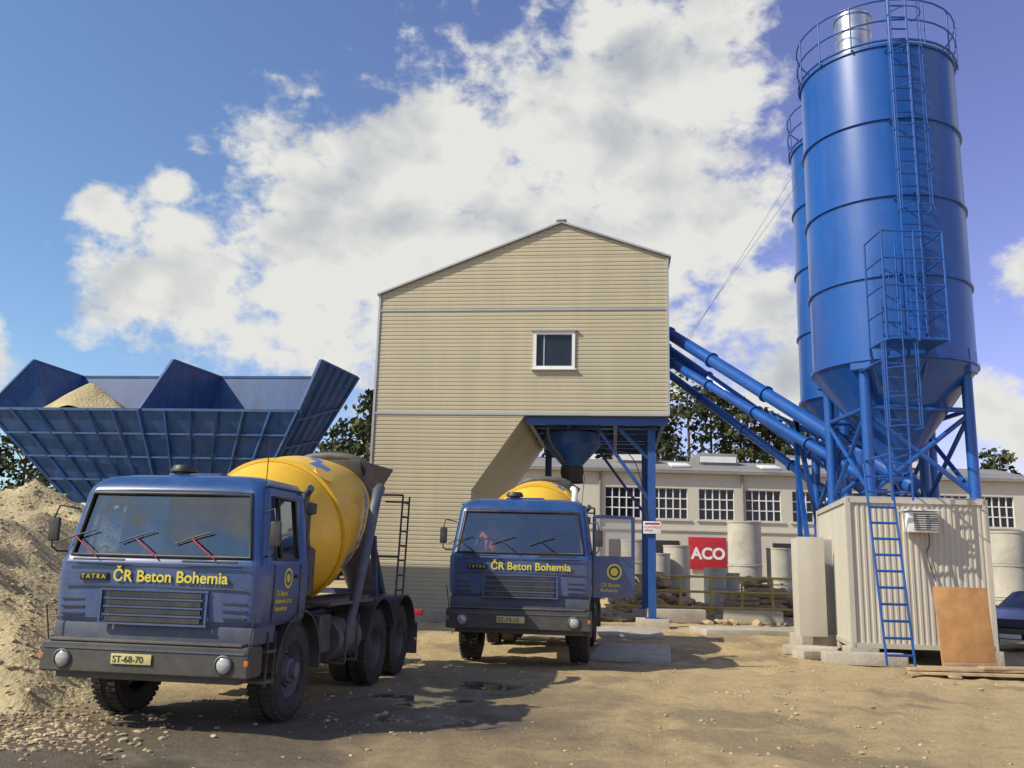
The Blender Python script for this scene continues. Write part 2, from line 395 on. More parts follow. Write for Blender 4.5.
def fender(name,parent,x,y,z,r,wd,mat,a0=-10,a1=190,seg=16):
    V=[];F=[]
    for i in range(seg+1):
        a=R(a0+(a1-a0)*i/seg)
        for rr in (r,r+.03):
            for s in (-1,1): V.append((x+s*wd/2,y+rr*math.cos(a),z+rr*math.sin(a)))
    for i in range(seg):
        k=i*4;n=k+4
        F+= [(k,k+1,n+1,n),(k+2,n+2,n+3,k+3),(k,n,n+2,k+2),(k+1,k+3,n+3,n+1)]
    F+=[(0,2,3,1),(seg*4,seg*4+1,seg*4+3,seg*4+2)]
    mobj(name,V,F,mat,parent,True)

def truck(loc,rz,scale=1.,open_door=False,driver=False,stack=True,ladder=True):
    T=empty('concrete_mixer_truck',loc,rz); T.scale=(scale,)*3
    yb=1.48; ys1,ys2=.42,1.12
    lv=[(1.16,1.20,.05,.12),(1.22,1.235,.01,.13),(1.5,1.25,-.01,.13),(1.84,1.25,0.0,.13),(1.88,1.235,.03,.13),(1.92,1.23,.045,.13),(2.64,1.13,.17,.14),(2.70,1.12,.19,.15),(2.78,1.09,.25,.18),(2.85,1.02,.36,.2),(2.89,.85,.53,.25)]
    def sect(z,w_,yf,r):
        p=[(-(w_-r)+(2*(w_-r))*i/4,yf-(.03*(1-abs(i-2)/2.))) for i in range(5)]
        p+=[((w_-r)+r*math.sin(R(a)),yf+r-r*math.cos(R(a))) for a in (22.5,45,67.5)]
        k=yf
        p+=[(w_,yf+r),(w_,max(ys1,yf+r+.02)+k*.2),(w_,ys2),(w_,yb-.08)]
        p+=[(w_-.03,yb-.03),(w_-.1,yb),(-w_+.1,yb),(-w_+.03,yb-.03)]
        p+=[(-w_,yb-.08),(-w_,ys2),(-w_,max(ys1,yf+r+.02)+k*.2),(-w_,yf+r)]
        p+=[(-(w_-r)-r*math.sin(R(a)),yf+r-r*math.cos(R(a))) for a in (67.5,45,22.5)]
        return [Vector((a,b_,z)) for a,b_ in p]
    S=[sect(*l) for l in lv]; n=len(S[0])
    V=[v for s in S for v in s]; F=[]
    for i in range(len(S)-1):
        for k in range(n):
            k2=(k+1)%n
            if i==5 and (k in (0,1,2,3,9,17)): continue
            if open_door and k==9 and 1<=i<=5: continue
            F.append((i*n+k,i*n+k2,(i+1)*n+k2,(i+1)*n+k))
    F.append(tuple((len(S)-1)*n+k for k in range(n))); F.append(tuple(reversed(range(n))))
    cab=mobj('cab_shell',V,F,blue,T,True,ang=28)
    so_=cab.modifiers.new('thick','SOLIDIFY'); so_.thickness=.035; so_.offset=-1
    A,B=S[5],S[6]
    off=Vector((0,.022,0))
    mobj('windshield',[v+off for v in A[0:5]]+[v+off for v in B[0:5]],[(k,k+1,k+6,k+5) for k in range(4)],glass,T)
    fr=[A[0],A[1],A[2],A[3],A[4],B[4],B[3],B[2],B[1],B[0]]
    tube('windshield_rubber',fr,.026,black,T,True,False)
    for sgn,(i0,i1) in ((1,(9,10)),(-1,(18,17))):
        if sgn==1 and open_door: continue
        o2=Vector((-sgn*.02,0,0))
        mobj('side_window',[A[i0]+o2,A[i1]+o2,B[i1]+o2,B[i0]+o2],[(0,1,2,3)],glass,T)
        tube('side_window_rubber',[A[i0],A[i1],B[i1],B[i0]],.018,black,T,True,False)
        x=1.252*sgn
        beams('door_seam',[((x,.38,1.2),(x,.38,1.86)),((x,1.16,1.2),(x,1.16,1.86)),((x,.38,1.2),(x,1.16,1.2))],.012,.012,black,T)
        box('door_handle',(x+.02*sgn,1.05,1.72),(.03,.14,.035),black,T,.008)
        box('quarter_bar',((A[i0].x+B[i0].x)/2*1.0,.60,2.28),(.03,.025,.7),black,T,.005,Matrix.Rotation(R(-8*sgn),4,'Y'))
    box('floor',(0,.78,1.22),(2.38,1.3,.06),interior,T)
    box('dashboard',(0,.33,1.78),(2.3,.4,.26),interior,T,.06)
    box('rear_panel',(0,1.40,2.0),(2.2,.04,1.2),cream,T)
    for x in (-.7,0,.7):
        box('seat_base',(x,1.02,1.55),(.5,.5,.3),interior,T,.06); box('seat_back',(x,1.28,2.0),(.48,.13,.75),interior,T,.06)
    for x in (-.5,.5): box('sun_visor',(x,.33,2.58),(.8,.03,.13),cream,T,.012,Matrix.Rotation(R(-25),4,'X'))
    if driver: wx=-.62
    else: wx=.62
    st=Matrix.Translation((wx,.58,1.98))@Matrix.Rotation(R(-55),4,'X')
    tube('steering_wheel',[st@Vector((.23*math.cos(a*math.pi/8),.23*math.sin(a*math.pi/8),0)) for a in range(16)],.016,black,T,True)
    rods('steering_column',[((wx,.42,1.75),(wx,.58,1.98))],.03,black,T)
    box('dashboard_papers',(-.2,.36,1.93),(.3,.2,.03),cream,T,.005,15)
    box('roof_hatch',(.0,.9,2.905),(.7,.5,.05),blue,T,.02)
    lathe('roof_vent',[(.0,.12),(.13,.11),(.16,.06),(.16,.03),(.09,.02),(.09,0)],black,T,Matrix.Translation((-.2,.75,2.92)),20)
    beams('rain_gutter',[((-1.1,.33,2.77),(-1.1,1.45,2.77)),((1.1,.33,2.77),(1.1,1.45,2.77))],.03,.02,blue,T)
    rods('aerial',[((1.05,.4,2.8),(1.1,.3,3.3))],.006,black,T)
    bm=bmesh.new()
    for z in (1.22,1.31,1.40,1.49): addbox(bm,(.02,-.038,z),(1.15,.02,.055))
    for z in (1.26,1.34,1.42): addbox(bm,(-.98,-.005,z),(.28,.025,.018)); addbox(bm,(.98,-.005,z),(.28,.025,.018))
    bmo('grille_slots',bm,black,T)
    bm=bmesh.new()
    addbox(bm,(.02,-.040,1.17),(1.32,.03,.02)); addbox(bm,(.02,-.04,1.54),(1.32,.03,.02)); addbox(bm,(-.62,-.035,1.355),(.02,.03,.36)); addbox(bm,(.66,-.035,1.355),(.02,.03,.36))
    addbox(bm,(.02,-.045,1.265),(1.2,.02,.018)); addbox(bm,(.02,-.045,1.355),(1.2,.02,.018)); addbox(bm,(.02,-.045,1.445),(1.2,.02,.018))
    bmo('grille_frame',bm,blue,T)
    beams('front_crease',[((-1.1,-.035,1.815),(1.1,-.035,1.815)),((-1.1,-.035,1.58),(1.1,-.035,1.58))],.012,.02,blue_d,T)
    rods('grab_rail',[((-1.0,-.07,1.87),(-.35,-.09,1.87)),((.35,-.09,1.87),(1.0,-.07,1.87))],.012,black,T)
    text('front_lettering','ČR Beton Bohemia',.178,Matrix.Translation((-.50,-.050,1.635))@RX90,inkyel,T,.003,bold=.003)
    box('maker_plate',(-.74,-.035,1.68),(.34,.02,.09),ink,T,.004)
    text('maker_plate_lettering','T A T R A',.07,Matrix.Translation((-.89,-.052,1.655))@RX90,inkyel,T,.002)
    for x in (-.75,0.,.7):
        tube('wiper',[(x,-.03,1.90),(x-.14,-.02,2.0),(x-.32,.03,2.12)],.008,redp if stack else black,T)
        tube('wiper_blade',[(x-.52,.025,2.06),(x-.32,.035,2.14),(x-.1,.045,2.2)],.009,black,T)
    box('front_skirt',(0,.33,1.07),(2.42,.6,.2),blue_d,T,.03)
    box('bumper',(0,.06,.80),(2.5,.36,.34),black,T,.05,seg=3)
    box('bumper_step',(0,.03,.985),(2.3,.3,.03),steel,T,.008)
    box('bumper_lip',(0,.1,.60),(2.2,.22,.08),black,T,.02)
    beams('bumper_groove',[((-1.2,-.125,.90),(1.2,-.125,.90))],.012,.02,blue_d,T)
    for s in (-1,1):
        mt=Matrix.Translation((s*.96,-.12,.78))@Matrix.Rotation(R(90),4,'X')
        lathe('headlight_ring',[(.100,-.02),(.105,.02),(.09,.03),(.085,.0)],steel,T,mt,28)
        lathe('headlight',[(.085,.01),(.06,.03),(.03,.036),(0,.038)],lamp,T,mt,24)
        box('turn_signal',(s*1.215,-.095,.80),(.05,.06,.07),orange,T,.015)
        rods('guide_rod',[((s*1.2,-.05,.95),(s*1.26,-.08,1.35))],.008,black,T)
        tube('mirror_arm',[(s*1.17,.2,2.45),(s*1.34,.05,2.48),(s*1.37,.03,2.35),(s*1.37,.03,2.0),(s*1.33,.08,1.95),(s*1.22,.2,1.95)],.011,black,T,smooth=False)
        box('mirror',(s*1.37,.045,2.2),(.13,.05,.28),black,T,.025)
        for z in (.55,.88): box('step',(s*1.1,.5,z),(.28,.26,.035),steel,T,.006)
        beams('step_bracket',[((s*1.22,.40,.5),(s*1.22,.40,1.1)),((s*1.22,.60,.5),(s*1.22,.60,1.1))],.02,.02,black,T)
        fender('front_fender',T,s*1.04,FA,.6,.68,.42,black,-5,178)
        wheel('front_wheel',T,s*1.0,FA,.58,.58,.34,s)
        for q,yy in enumerate((4.75,6.12)):
            wheel('rear_wheel',T,s*1.04,yy,.58,.57,.29,s,True)
        fender('rear_fender',T,s*.95,4.75,.6,.72,.62,black,20,170)
        fender('rear_fender',T,s*.95,6.12,.6,.72,.62,black,10,160)
    box('number_plate',(-.12,-.135,.80),(.48,.012,.11),platey,T,.003)
    text('number_plate_lettering','ST-68-70' if not open_door else 'ST-73-15',.10,Matrix.Translation((-.34,-.144,.765))@RX90,ink,T,.002)
    bm=bmesh.new()
    for x in (-.4,.4): addbox(bm,(x,4.2,1.0),(.1,7.4,.26))
    for y in (.6,1.4,2.6,3.6,4.75,5.5,6.12,7.4): addbox(bm,(0,y,.97),(.8,.14,.16))
    bmo('chassis_frame',bm,blue_d,T)
    rods('axle',[((-1,FA,.58),(1,FA,.58)),((-1,4.75,.58),(1,4.75,.58)),((-1,6.12,.58),(1,6.12,.58)),((0,1.2,.7),(0,6.5,.7))],.11,black,T,16)
    box('engine',(0,1.2,.8),(.75,1.2,.5),black,T,.08)
    cyl('fuel_tank',(.95,2.75,.82),(.95,3.75,.82),.3,steel,T,seg=24)
    beams('tank_strap',[((.65,3.0,.5),(1.26,3.0,.5)),((1.262,3.0,.5),(1.262,3.0,1.15)),((.65,3.5,.5),(1.26,3.5,.5)),((1.262,3.5,.5),(1.262,3.5,1.15))],.02,.04,black,T)
    box('tool_box',(-.95,3.1,.85),(.5,1.1,.5),blue_d,T,.03)
    box('battery_box',(.98,2.3,.95),(.45,.45,.5),black,T,.03)
    bm=bmesh.new()
    for x in (-.42,.42): addbox(bm,(x,4.9,1.2),(.14,6.0,.16))
    bmo('subframe',bm,blue_d,T)
    box('side_deck',(1.0,3.4,1.32),(.42,1.9,.04),steel,T,.008); box('side_deck',(-1.0,3.4,1.32),(.42,1.9,.04),steel,T,.008)
    box('hydraulic_pump_box',(0,1.9,1.55),(1.5,.4,.7),blue_d,T,.05)
    cyl('water_tank',(-.85,2.0,2.2),(.85,2.0,2.2),.27,blue,T,seg=28)
    lathe('air_filter',[(0,.0),(.17,.0),(.17,.55),(.1,.6),(.08,.7),(.08,1.0),(.15,1.02),(.15,1.15),(0,1.2)],black,T,Matrix.Translation((1.02,1.75,1.5)),24)
    tube('intake_pipe',[(1.0,1.68,1.4),(1.03,1.66,2.2),(1.05,1.64,2.7),(1.1,1.6,2.8),(1.16,1.55,2.84)],.05,pipegrey,T)
    for s in (-1,1):
        box('mud_flap',(s*1.0,6.95,.55),(.55,.02,.55),black,T); box('tail_lamp',(s*.95,7.9,.95),(.35,.06,.12),redp,T,.02)
        rods('deck_support',[((s*1.15,2.5,1.3),(s*.45,2.5,1.15)),((s*1.15,4.2,1.3),(s*.45,4.2,1.15))],.025,black,T)
    prof=[(0,0),(.5,.01),(.72,.06),(.80,.14)]
    for t in np.linspace(0,1,9)[1:]: prof.append((.80+.27*math.sin(t*math.pi/2),.14+.9*t))
    prof+=[(1.08,1.1),(1.075,1.4),(1.06,1.75)]
    for t in np.linspace(0,1,13)[1:]: prof.append((1.06-.50*t**1.3,1.75+2.2*t))
    prof+=[(.58,3.98),(.58,4.12),(.5,4.14)]
    ax0=Vector((0,2.15,2.05)); tilt=Matrix.Rotation(R(-90+14),4,'X')
    DM=Matrix.Translation(ax0)@tilt
    def mf(i,k,z):
        if z<.16: return 0
        ph=(k*1.0+z*.10+.03)%.25
        if 1.3<z<3.0 and ph<.035: return 1
        return 0
    lathe('drum',prof,[yellow,ltblue,steel],T,DM,96,matfn=mf,ang=45)
    lathe('drum_ring',[(1.075,.98),(1.12,.99),(1.12,1.05),(1.075,1.06)],yellow,T,DM,64)
    lathe('drum_track_ring',[(.62,3.42),(.75,3.44),(.75,3.58),(.6,3.6)],steel,T,DM,48)
    lathe('drum_gear',[(0,-.16),(.26,-.15),(.3,-.1),(.3,.02)],steel,T,DM,24)
    bm=bmesh.new()
    for k in range(4):
        a=R(40+90*k); addcyl(bm,DM@Vector((1.05*math.cos(a),1.05*math.sin(a),1.25)),DM@Vector((1.11*math.cos(a),1.11*math.sin(a),1.25)),.16,None,20)
    bmo('drum_bosses',bm,yellow,T,True)
    tube('drum_seam',[DM@Vector(((1.085-.5*(t/20)**1.3)*math.cos(t*.32),(1.085-.5*(t/20)**1.3)*math.sin(t*.32),1.4+2.4*t/20)) for t in range(21)],.012,yellow,T)
    beams('drum_stand',[((-.6,2.05,1.25),(-.3,2.1,2.0)),((.6,2.05,1.25),(.3,2.1,2.0)),((-.6,2.05,1.6),(.6,2.05,1.6)),((-.85,5.6,1.25),(-.72,5.75,2.35)),((.85,5.6,1.25),(.72,5.75,2.35)),((-.85,5.6,1.4),(.85,5.6,1.4)),((-.7,6.6,1.25),(-.55,5.85,2.7)),((.7,6.6,1.25),(.55,5.85,2.7))],.09,.09,blue_d,T)
    top=[(-.62,5.45,3.62),(.62,5.45,3.62),(.74,6.6,3.62),(-.74,6.6,3.62)]; mid=[(-.55,5.5,3.3),(.55,5.5,3.3),(.6,6.45,3.3),(-.6,6.45,3.3)]; bot=[(-.22,5.9,2.75),(.22,5.9,2.75),(.22,6.3,2.75),(-.22,6.3,2.75)]
    V=top+mid+bot; F=[(i,(i+1)%4,4+(i+1)%4,4+i) for i in range(4)]+[(4+i,4+(i+1)%4,8+(i+1)%4,8+i) for i in range(4)]
    h=mobj('charging_hopper',V,F,steel,T); q=h.modifiers.new('t','SOLIDIFY'); q.thickness=.03
    tube('hopper_hood',[(-.64,5.4,3.5),(-.55,5.3,3.66),(0,5.25,3.72),(.55,5.3,3.66),(.64,5.4,3.5)],.07,steel,T)
    box('hopper_flap',(0,5.3,3.45),(1.15,.05,.4),steel,T,.02,Matrix.Rotation(R(20),4,'X'))
    V=[];F=[]
    for j,(yy,zz) in enumerate(((6.3,2.3),(7.0,1.9),(7.7,1.35))):
        for i in range(9):
            a=math.pi+math.pi*i/8; V.append((.3*math.cos(a),yy,zz+.3*math.sin(a)))
    F=[(j*9+i,j*9+i+1,(j+1)*9+i+1,(j+1)*9+i) for j in range(2) for i in range(8)]
    q=mobj('discharge_chute',V,F,steel,T,True).modifiers.new('t','SOLIDIFY'); q.thickness=.02
    if stack:
        tube('exhaust_stack',[(1.15,3.4,.95),(1.22,3.5,1.5),(1.26,3.8,2.3),(1.25,4.1,2.95),(1.18,4.5,3.12),(1.08,4.8,3.08)],.085,pipegrey,T)
    else:
        tube('exhaust_stack',[(.8,1.85,2.4),(.85,1.85,2.9),(.85,1.88,3.1),(.85,1.98,3.2),(.8,2.1,3.22)],.06,white,T)
    if ladder:
        lst=[((1.17,5.75,1.3),(1.12,6.1,3.1)),((1.17,6.2,1.3),(1.12,6.55,3.1))]
        for k in range(7):
            t=(k+.5)/7; lst.append(((1.17-.05*t,5.75+.35*t,1.3+1.8*t),(1.17-.05*t,6.2+.35*t,1.3+1.8*t)))
        lst+=[((1.12,6.1,3.1),(.7,6.1,3.1)),((1.12,6.5,3.0),(.7,6.4,3.0)),((1.13,5.9,2.0),(.75,5.75,2.0))]
        rods('rear_ladder',lst,.018,black,T)
    rods('hoses',[((.5,2.4,1.35),(.5,6.5,1.38)),((.56,2.4,1.36),(.56,6.5,1.40)),((-.5,2.4,1.35),(-.5,6.5,1.38))],.02,black,T)
    if open_door:
        Dm=empty('open_door',(1.25,.42,0),-72,T)
        w_=.78
        bm=bmesh.new(); addbox(bm,(0,w_/2,1.55),(.05,w_,.72)); addbox(bm,(0,.03,2.25),(.045,.06,.72)); addbox(bm,(0,w_-.03,2.25),(.045,.06,.72)); addbox(bm,(0,w_/2,2.60),(.045,w_-.12,.06))
        bmesh.ops.bevel(bm,geom=bm.edges[:],offset=.01,segments=2,affect='EDGES')
        bmo('door_panel',bm,blue,Dm,True)
        mobj('door_glass',[(0,.05,1.9),(0,w_-.05,1.9),(0,w_-.05,2.58),(0,.05,2.58)],[(0,1,2,3)],glass,Dm)
        box('door_trim',(-.03,w_/2,1.5),(.02,w_-.16,.45),interior,Dm,.008)
        PA=Matrix.Translation((.03,w_/2,1.64))@Matrix.Rotation(R(90),4,'Y')
        lathe('door_emblem',[(.14,0),(.14,.006),(.105,.007),(.10,.003),(.07,.003),(.07,.007),(0,.008)],[inkyel,blue_d],Dm,PA,28,mi=[0,0,1,1,0,0])
        PT=Matrix.Translation((.028,.14,1.38))@Matrix.Rotation(R(90),4,'Z')@RX90
        text('door_lettering','ČR Beton\nBohemia',.09,PT,inkyel,Dm,.003)
    else:
        PT=Matrix.Translation((1.257,.44,1.50))@Matrix.Rotation(R(90),4,'Z')@RX90
        text('door_lettering','ČR Beton\nBohemia s.r.o.\nbetonárna',.085,PT,inkyel,T,.003)
        PA=Matrix.Translation((1.253,.78,1.7))@Matrix.Rotation(R(90),4,'Y')
        lathe('door_emblem',[(.12,0),(.12,.006),(.09,.007),(.085,.003),(.05,.003),(.05,.007),(0,.008)],[inkyel,blue_d],T,PA,28,mi=[0,0,1,1,0,0])
    return T

def person(parent,x,y,z):
    P=empty('driver',(x,y,z),0,parent)
    J={'pel':(0,0,.1,.15),'sp':(0,.02,.32,.145),'ch':(0,.02,.5,.16),'nk':(0,0,.63,.06),'hd0':(0,-.01,.70,.075),'hd1':(0,-.01,.80,.095),'hd2':(0,0,.88,.07)}
    ed=[('pel','sp'),('sp','ch'),('ch','nk'),('nk','hd0'),('hd0','hd1'),('hd1','hd2')]
    for s,n in ((-1,'l'),(1,'r')):
        J['sh'+n]=(s*.18,.02,.54,.065);J['el'+n]=(s*.27,-.14,.33,.048);J['wr'+n]=(s*.2,-.34,.42,.032);J['pa'+n]=(s*.18,-.41,.46,.035)
        J['kn'+n]=(s*.16,-.42,.12,.075);J['an'+n]=(s*.16,-.5,-.25,.05);J['hp'+n]=(s*.1,-.05,.08,.1)
        ed+=[('ch','sh'+n),('sh'+n,'el'+n),('el'+n,'wr'+n),('wr'+n,'pa'+n),('pel','hp'+n),('hp'+n,'kn'+n),('kn'+n,'an'+n)]
    ks=list(J); me=bpy.data.meshes.new('body'); me.from_pydata([J[k][:3] for k in ks],[(ks.index(a),ks.index(b_)) for a,b_ in ed],[])
    o=bpy.data.objects.new('body',me); COL.objects.link(o); o.parent=P
    o.modifiers.new('s','SKIN'); sub=o.modifiers.new('u','SUBSURF'); sub.levels=1; sub.render_levels=2
    for i,k in enumerate(ks):
        sv=me.skin_vertices[0].data[i]; sv.radius=(J[k][3],J[k][3]); sv.use_root=(k=='pel')
    dg=bpy.context.evaluated_depsgraph_get(); ev=o.evaluated_get(dg); m2=bpy.data.meshes.new_from_object(ev)
    o.modifiers.clear(); o.data=m2
    m2.materials.clear()
    for q in (vest,skin,cloth): m2.materials.append(q)
    for p in m2.polygons:
        c=p.center; p.use_smooth=True
        p.material_index=1 if (c.z>.64 or (abs(c.x)>.12 and c.y<-.3 and c.z>.3)) else (2 if c.z<.16 else 0)
    lathe('hair',[(.098,.80),(.102,.84),(.09,.88),(.06,.92),(0,.935)],hair,P,Matrix.Translation((0,.012,0)),20)
    for s in (-1,1):
        lathe('eye',[(.012,0),(0,.006)],ink,P,Matrix.Translation((s*.035,-.098,.80))@Matrix.Rotation(R(90),4,'X'),8)
        for f in range(5):
            xx=s*(.15+.018*f); tube('finger',[(xx,-.42,.47),(xx,-.46,.475),(xx,-.47,.45),(xx,-.45,.43)],.009,skin,P)
        box('ear',(s*.095,.0,.79),(.015,.03,.05),skin,P,.006)
    cyl('nose',(0,-.095,.80),(0,-.115,.77),.008,skin,P,.014,8)
    box('mouth',(0,-.098,.735),(.045,.01,.008),redp,P,.003)
    return P

T1=truck((-3.72,9.65,-.02),-9,.935)
T2=truck((.22,16.2,0),-7,1.03,open_door=True,driver=True,stack=False,ladder=True)
person(T2,-.62,.98,1.72)

# ------------------------------------------------------------------ plant building
Bd=empty('mixing_plant_building',(-4.45,28.6,0),-6.7)
LL=9.43; ZB=6.45; ZL=10.5; ZP=12.9; ZR=11.7; UP=6.0
def xr(z):
    if z>=ZB:
        x0=0 if z<=ZL else UP*(z-ZL)/(ZP-ZL)
        x1=LL if z<=ZR else LL-(LL-UP)*(z-ZR)/(ZP-ZR)
        return x0,x1
    if z>=4.03: return 0,3.27+(4.92-3.27)*(z-4.03)/(ZB-4.03)
    return 0,3.27
WIN=(5.15,6.5,7.95,9.2)
pitch=.13
lev=[];z=0
while z<ZP:
    for dz,o_ in ((0,0),(.08,0),(.095,.014),(.118,.014)): lev.append((z+dz,o_))
    z+=pitch
for s in (4.03,ZB,ZL,ZR,WIN[2],WIN[3],ZP-.001):
    lev.append((s,None))
lev.sort(key=lambda t:t[0])
ll=[];last=0
for z_,o_ in lev:
    if z_>=ZP: continue
    if o_ is None: o_=last
    last=o_
    if ll and z_-ll[-1][0]<.004: continue
    ll.append((z_,o_))
V=[];F=[]
def quad(x0,x1,x2,x3,za,zb_,oa,ob):
    i=len(V); V.extend([(x0,oa,za),(x1,oa,za),(x2,ob,zb_),(x3,ob,zb_)]); F.append((i,i+1,i+2,i+3))
for (za,oa),(zb_,ob) in zip(ll[:-1],ll[1:]):
    zm=(za+zb_)/2
    e_=1e-5
    a0,a1=xr(za+e_); b0,b1=xr(zb_-e_)
    if WIN[2]-.003<=zm<=WIN[3]+.003:
        quad(a0,WIN[0],WIN[0],b0,za,zb_,oa,ob); quad(WIN[1],a1,b1,WIN[1],za,zb_,oa,ob)
    else: quad(a0,a1,b1,b0,za,zb_,oa,ob)
mobj('front_wall',V,F,beige,Bd)
DP=8.
outline=[(0,0),(3.27,0),(3.27,4.03),(4.92,ZB),(LL,ZB),(LL,ZR),(UP,ZP),(0,ZL)]
V=[(x,.03,z) for x,z in outline]+[(x,DP,z) for x,z in outline]; n=8
F=[]
for i in range(n):
    j=(i+1)%n; F.append((i,i+n,j+n,j))
F.append(tuple(range(n,2*n)))
mobj('side_walls',V,F,beige,Bd)
def sheet(name,p,th,mat,parent):
    V=[Vector(q) for q in p]+[Vector(q)+Vector((0,0,th)) for q in p]
    F=[(3,2,1,0),(4,5,6,7)]+[(i,(i+1)%4,4+(i+1)%4,4+i) for i in range(4)]
    return mobj(name,V,F,mat,parent)
s1=(ZP-ZL)/UP; s2=(ZP-ZR)/(LL-UP)
sheet('roof_left',[(-.12,-.12,ZL-.12*s1+.01),(UP,-.12,ZP+.01),(UP,DP+.1,ZP+.01),(-.12,DP+.1,ZL-.12*s1+.01)],.06,flash,Bd)
sheet('roof_right',[(UP,-.12,ZP+.012),(LL+.15,-.12,ZR-.15*s2+.012),(LL+.15,DP+.1,ZR-.15*s2+.012),(UP,DP+.1,ZP+.012)],.06,flash,Bd)
box('ridge_cap',(UP,DP/2,ZP+.1),(.35,DP+.3,.05),flash,Bd,.015)
box('corner_trim',(-.035,.04,(ZL)/2),(.07,.16,ZL-.02),flash,Bd)
box('corner_trim',(LL+.035,.04,(ZR+ZB)/2),(.07,.16,ZR-ZB-.04),flash,Bd)
box('wall_joint_trim',(LL/2,-.012,9.95),(LL,.025,.06),flash,Bd)
box('wall_joint_trim',(LL/2+.01,-.014,ZB+.03),(LL+.1,.03,.07),flash,Bd)
x0,x1,z0,z1=WIN
bm=bmesh.new()
for c_,s_ in (((x0+.05,.0,(z0+z1)/2),(.10,.12,z1-z0)),((x1-.05,0,(z0+z1)/2),(.10,.12,z1-z0)),(((x0+x1)/2,0,z0+.05),(x1-x0-.2,.118,.1)),(((x0+x1)/2,0,z1-.05),(x1-x0-.2,.118,.1))): addbox(bm,c_,s_)
bmo('window_frame',bm,white,Bd)
box('window_glass',((x0+x1)/2,.05,(z0+z1)/2),(x1-x0-.2,.01,z1-z0-.2),darkglass,Bd)
box('window_sash_bar',((x0+x1)/2-.33,.03,(z0+z1)/2),(.035,.03,z1-z0-.2),flash,Bd)
box('window_sill',((x0+x1)/2,-.06,z0-.02),(x1-x0+.12,.14,.03),white,Bd)
box('window_hood',((x0+x1)/2,-.05,z1+.025),(x1-x0+.14,.14,.04),flash,Bd)
bm=bmesh.new()
addbox(bm,(7.2,.25,ZB-.14),(4.5,.14,.26)); addbox(bm,(7.2,4,ZB-.14),(4.5,.14,.26)); addbox(bm,(7.2,7.7,ZB-.14),(4.5,.14,.26))
for x in (5.1,6.3,7.8,9.3): addbox(bm,(x,4,ZB-.16),(.12,7.3,.22))
for y in (1.5,2.7,5.3,6.6): addbox(bm,(7.2,y,ZB-.12),(4.3,.1,.15))
bmo('platform_beams',bm,strB,Bd)
box('base_plinth',(1.6,DP/2,.1),(3.5,DP+.2,.3),conc,Bd,.02)
cols=[(8.95,.75),(8.95,6.9),(5.2,6.9)]
for x,y in cols:
    bm=bmesh.new()
    zt=ZB-.29
    addbox(bm,(x,y-.11,zt/2+.1),(.24,.02,zt-.2)); addbox(bm,(x,y+.11,zt/2+.1),(.24,.02,zt-.2)); addbox(bm,(x,y,zt/2+.1),(.02,.2,zt-.2)); addbox(bm,(x,y,.24),(.45,.45,.03)); addbox(bm,(x,y,zt-.01),(.36,.36,.03))
    bmo('steel_column',bm,strB,Bd); box('column_footing',(x,y,.08),(1.0,1.0,.3),conc,Bd,.02)
beams('column_brace',[((8.85,.75,3.9),(7.2,.6,ZB-.3)),((8.85,.75,5.2),(7.9,.6,ZB-.3)),((8.95,.85,4.6),(8.95,3.4,ZB-.3)),((8.95,6.8,4.4),(8.95,4.6,ZB-.3)),((8.85,6.9,3.9),(7.2,6.9,ZB-.3))],.1,.1,strB,Bd)
lathe('discharge_hopper',[(.95,ZB-.3),(.95,ZB-.7),(.36,ZB-1.35),(.36,ZB-1.5)],strB,Bd,Matrix.Translation((6.35,2.2,0)),28)
lathe('rubber_sleeve',[(.37,ZB-1.38),(.40,ZB-1.6),(.36,ZB-1.75),(.38,ZB-1.95)],rubber,Bd,Matrix.Translation((6.35,2.2,0)),24)
tube('cable',[(7.3,.5,6.2),(7.2,.4,5.6),(7.6,.5,5.4),(8.6,.6,5.3),(8.8,.6,3.2)],.015,black,Bd)
tube('water_pipe',[(5.6,.8,6.2),(5.6,.8,5.8),(5.9,1.2,5.4),(6.1,1.8,5.2)],.05,steel,Bd)
sg=empty('warning_sign',(-4.45,28.6,0),-6.7)
box('sign_board',(8.95,.55,3.0),(.55,.02,.38),white,sg,.005)
box('sign_frame_band',(8.95,.538,3.12),(.46,.006,.06),redp,sg)
text('sign_lettering','KONTROLA\nVÁHA',.10,Matrix.Translation((8.70,.537,2.98))@RX90,redp,sg,.002)

# ------------------------------------------------------------------ aggregate hopper
H=empty('aggregate_hopper')
fl=[(-13.7,22.9),(-9.5,22.4),(-5.35,22.0)]; pk=[(-13.25,24.0),(-9.2,23.5),(-5.1,23.05)]; bk=[(-12.9,26.2),(-8.6,25.7),(-4.5,25.2)]
ZF=5.4; ZK=6.95
fb=[(-11.5,23.5),(-9.1,23.3),(-6.6,23.1)]; bb=[(-11.2,24.9),(-8.9,24.7),(-6.4,24.5)]; ZBt=3.1
def P3(p,z): return Vector((p[0],p[1],z))
V=[P3(fl[0],ZF),P3(fl[2],ZF),P3(pk[0],ZK),P3(pk[2],ZK),P3(bk[0],ZK),P3(bk[2],ZK),P3(fb[0],ZBt),P3(fb[2],ZBt),P3(bb[0],ZBt),P3(bb[2],ZBt)]
F=[(0,1,7,6),(1,3,5,9,7),(0,6,8,4,2),(4,8,9,5)]
o=mobj('trough',V,F,hopB,H); q=o.modifiers.new('t','SOLIDIFY'); q.thickness=.04; q.offset=0
V=[P3(fl[1],ZF),P3(pk[1],ZK),P3(bk[1],ZK),P3(bb[1],ZBt),P3(fb[1],ZBt)]
o=mobj('divider',V,[(0,1,2,3,4)],hopB,H); q=o.modifiers.new('t','SOLIDIFY'); q.thickness=.05; q.offset=0
lst=[]
def lerp(a,b,t): return a+(b-a)*t
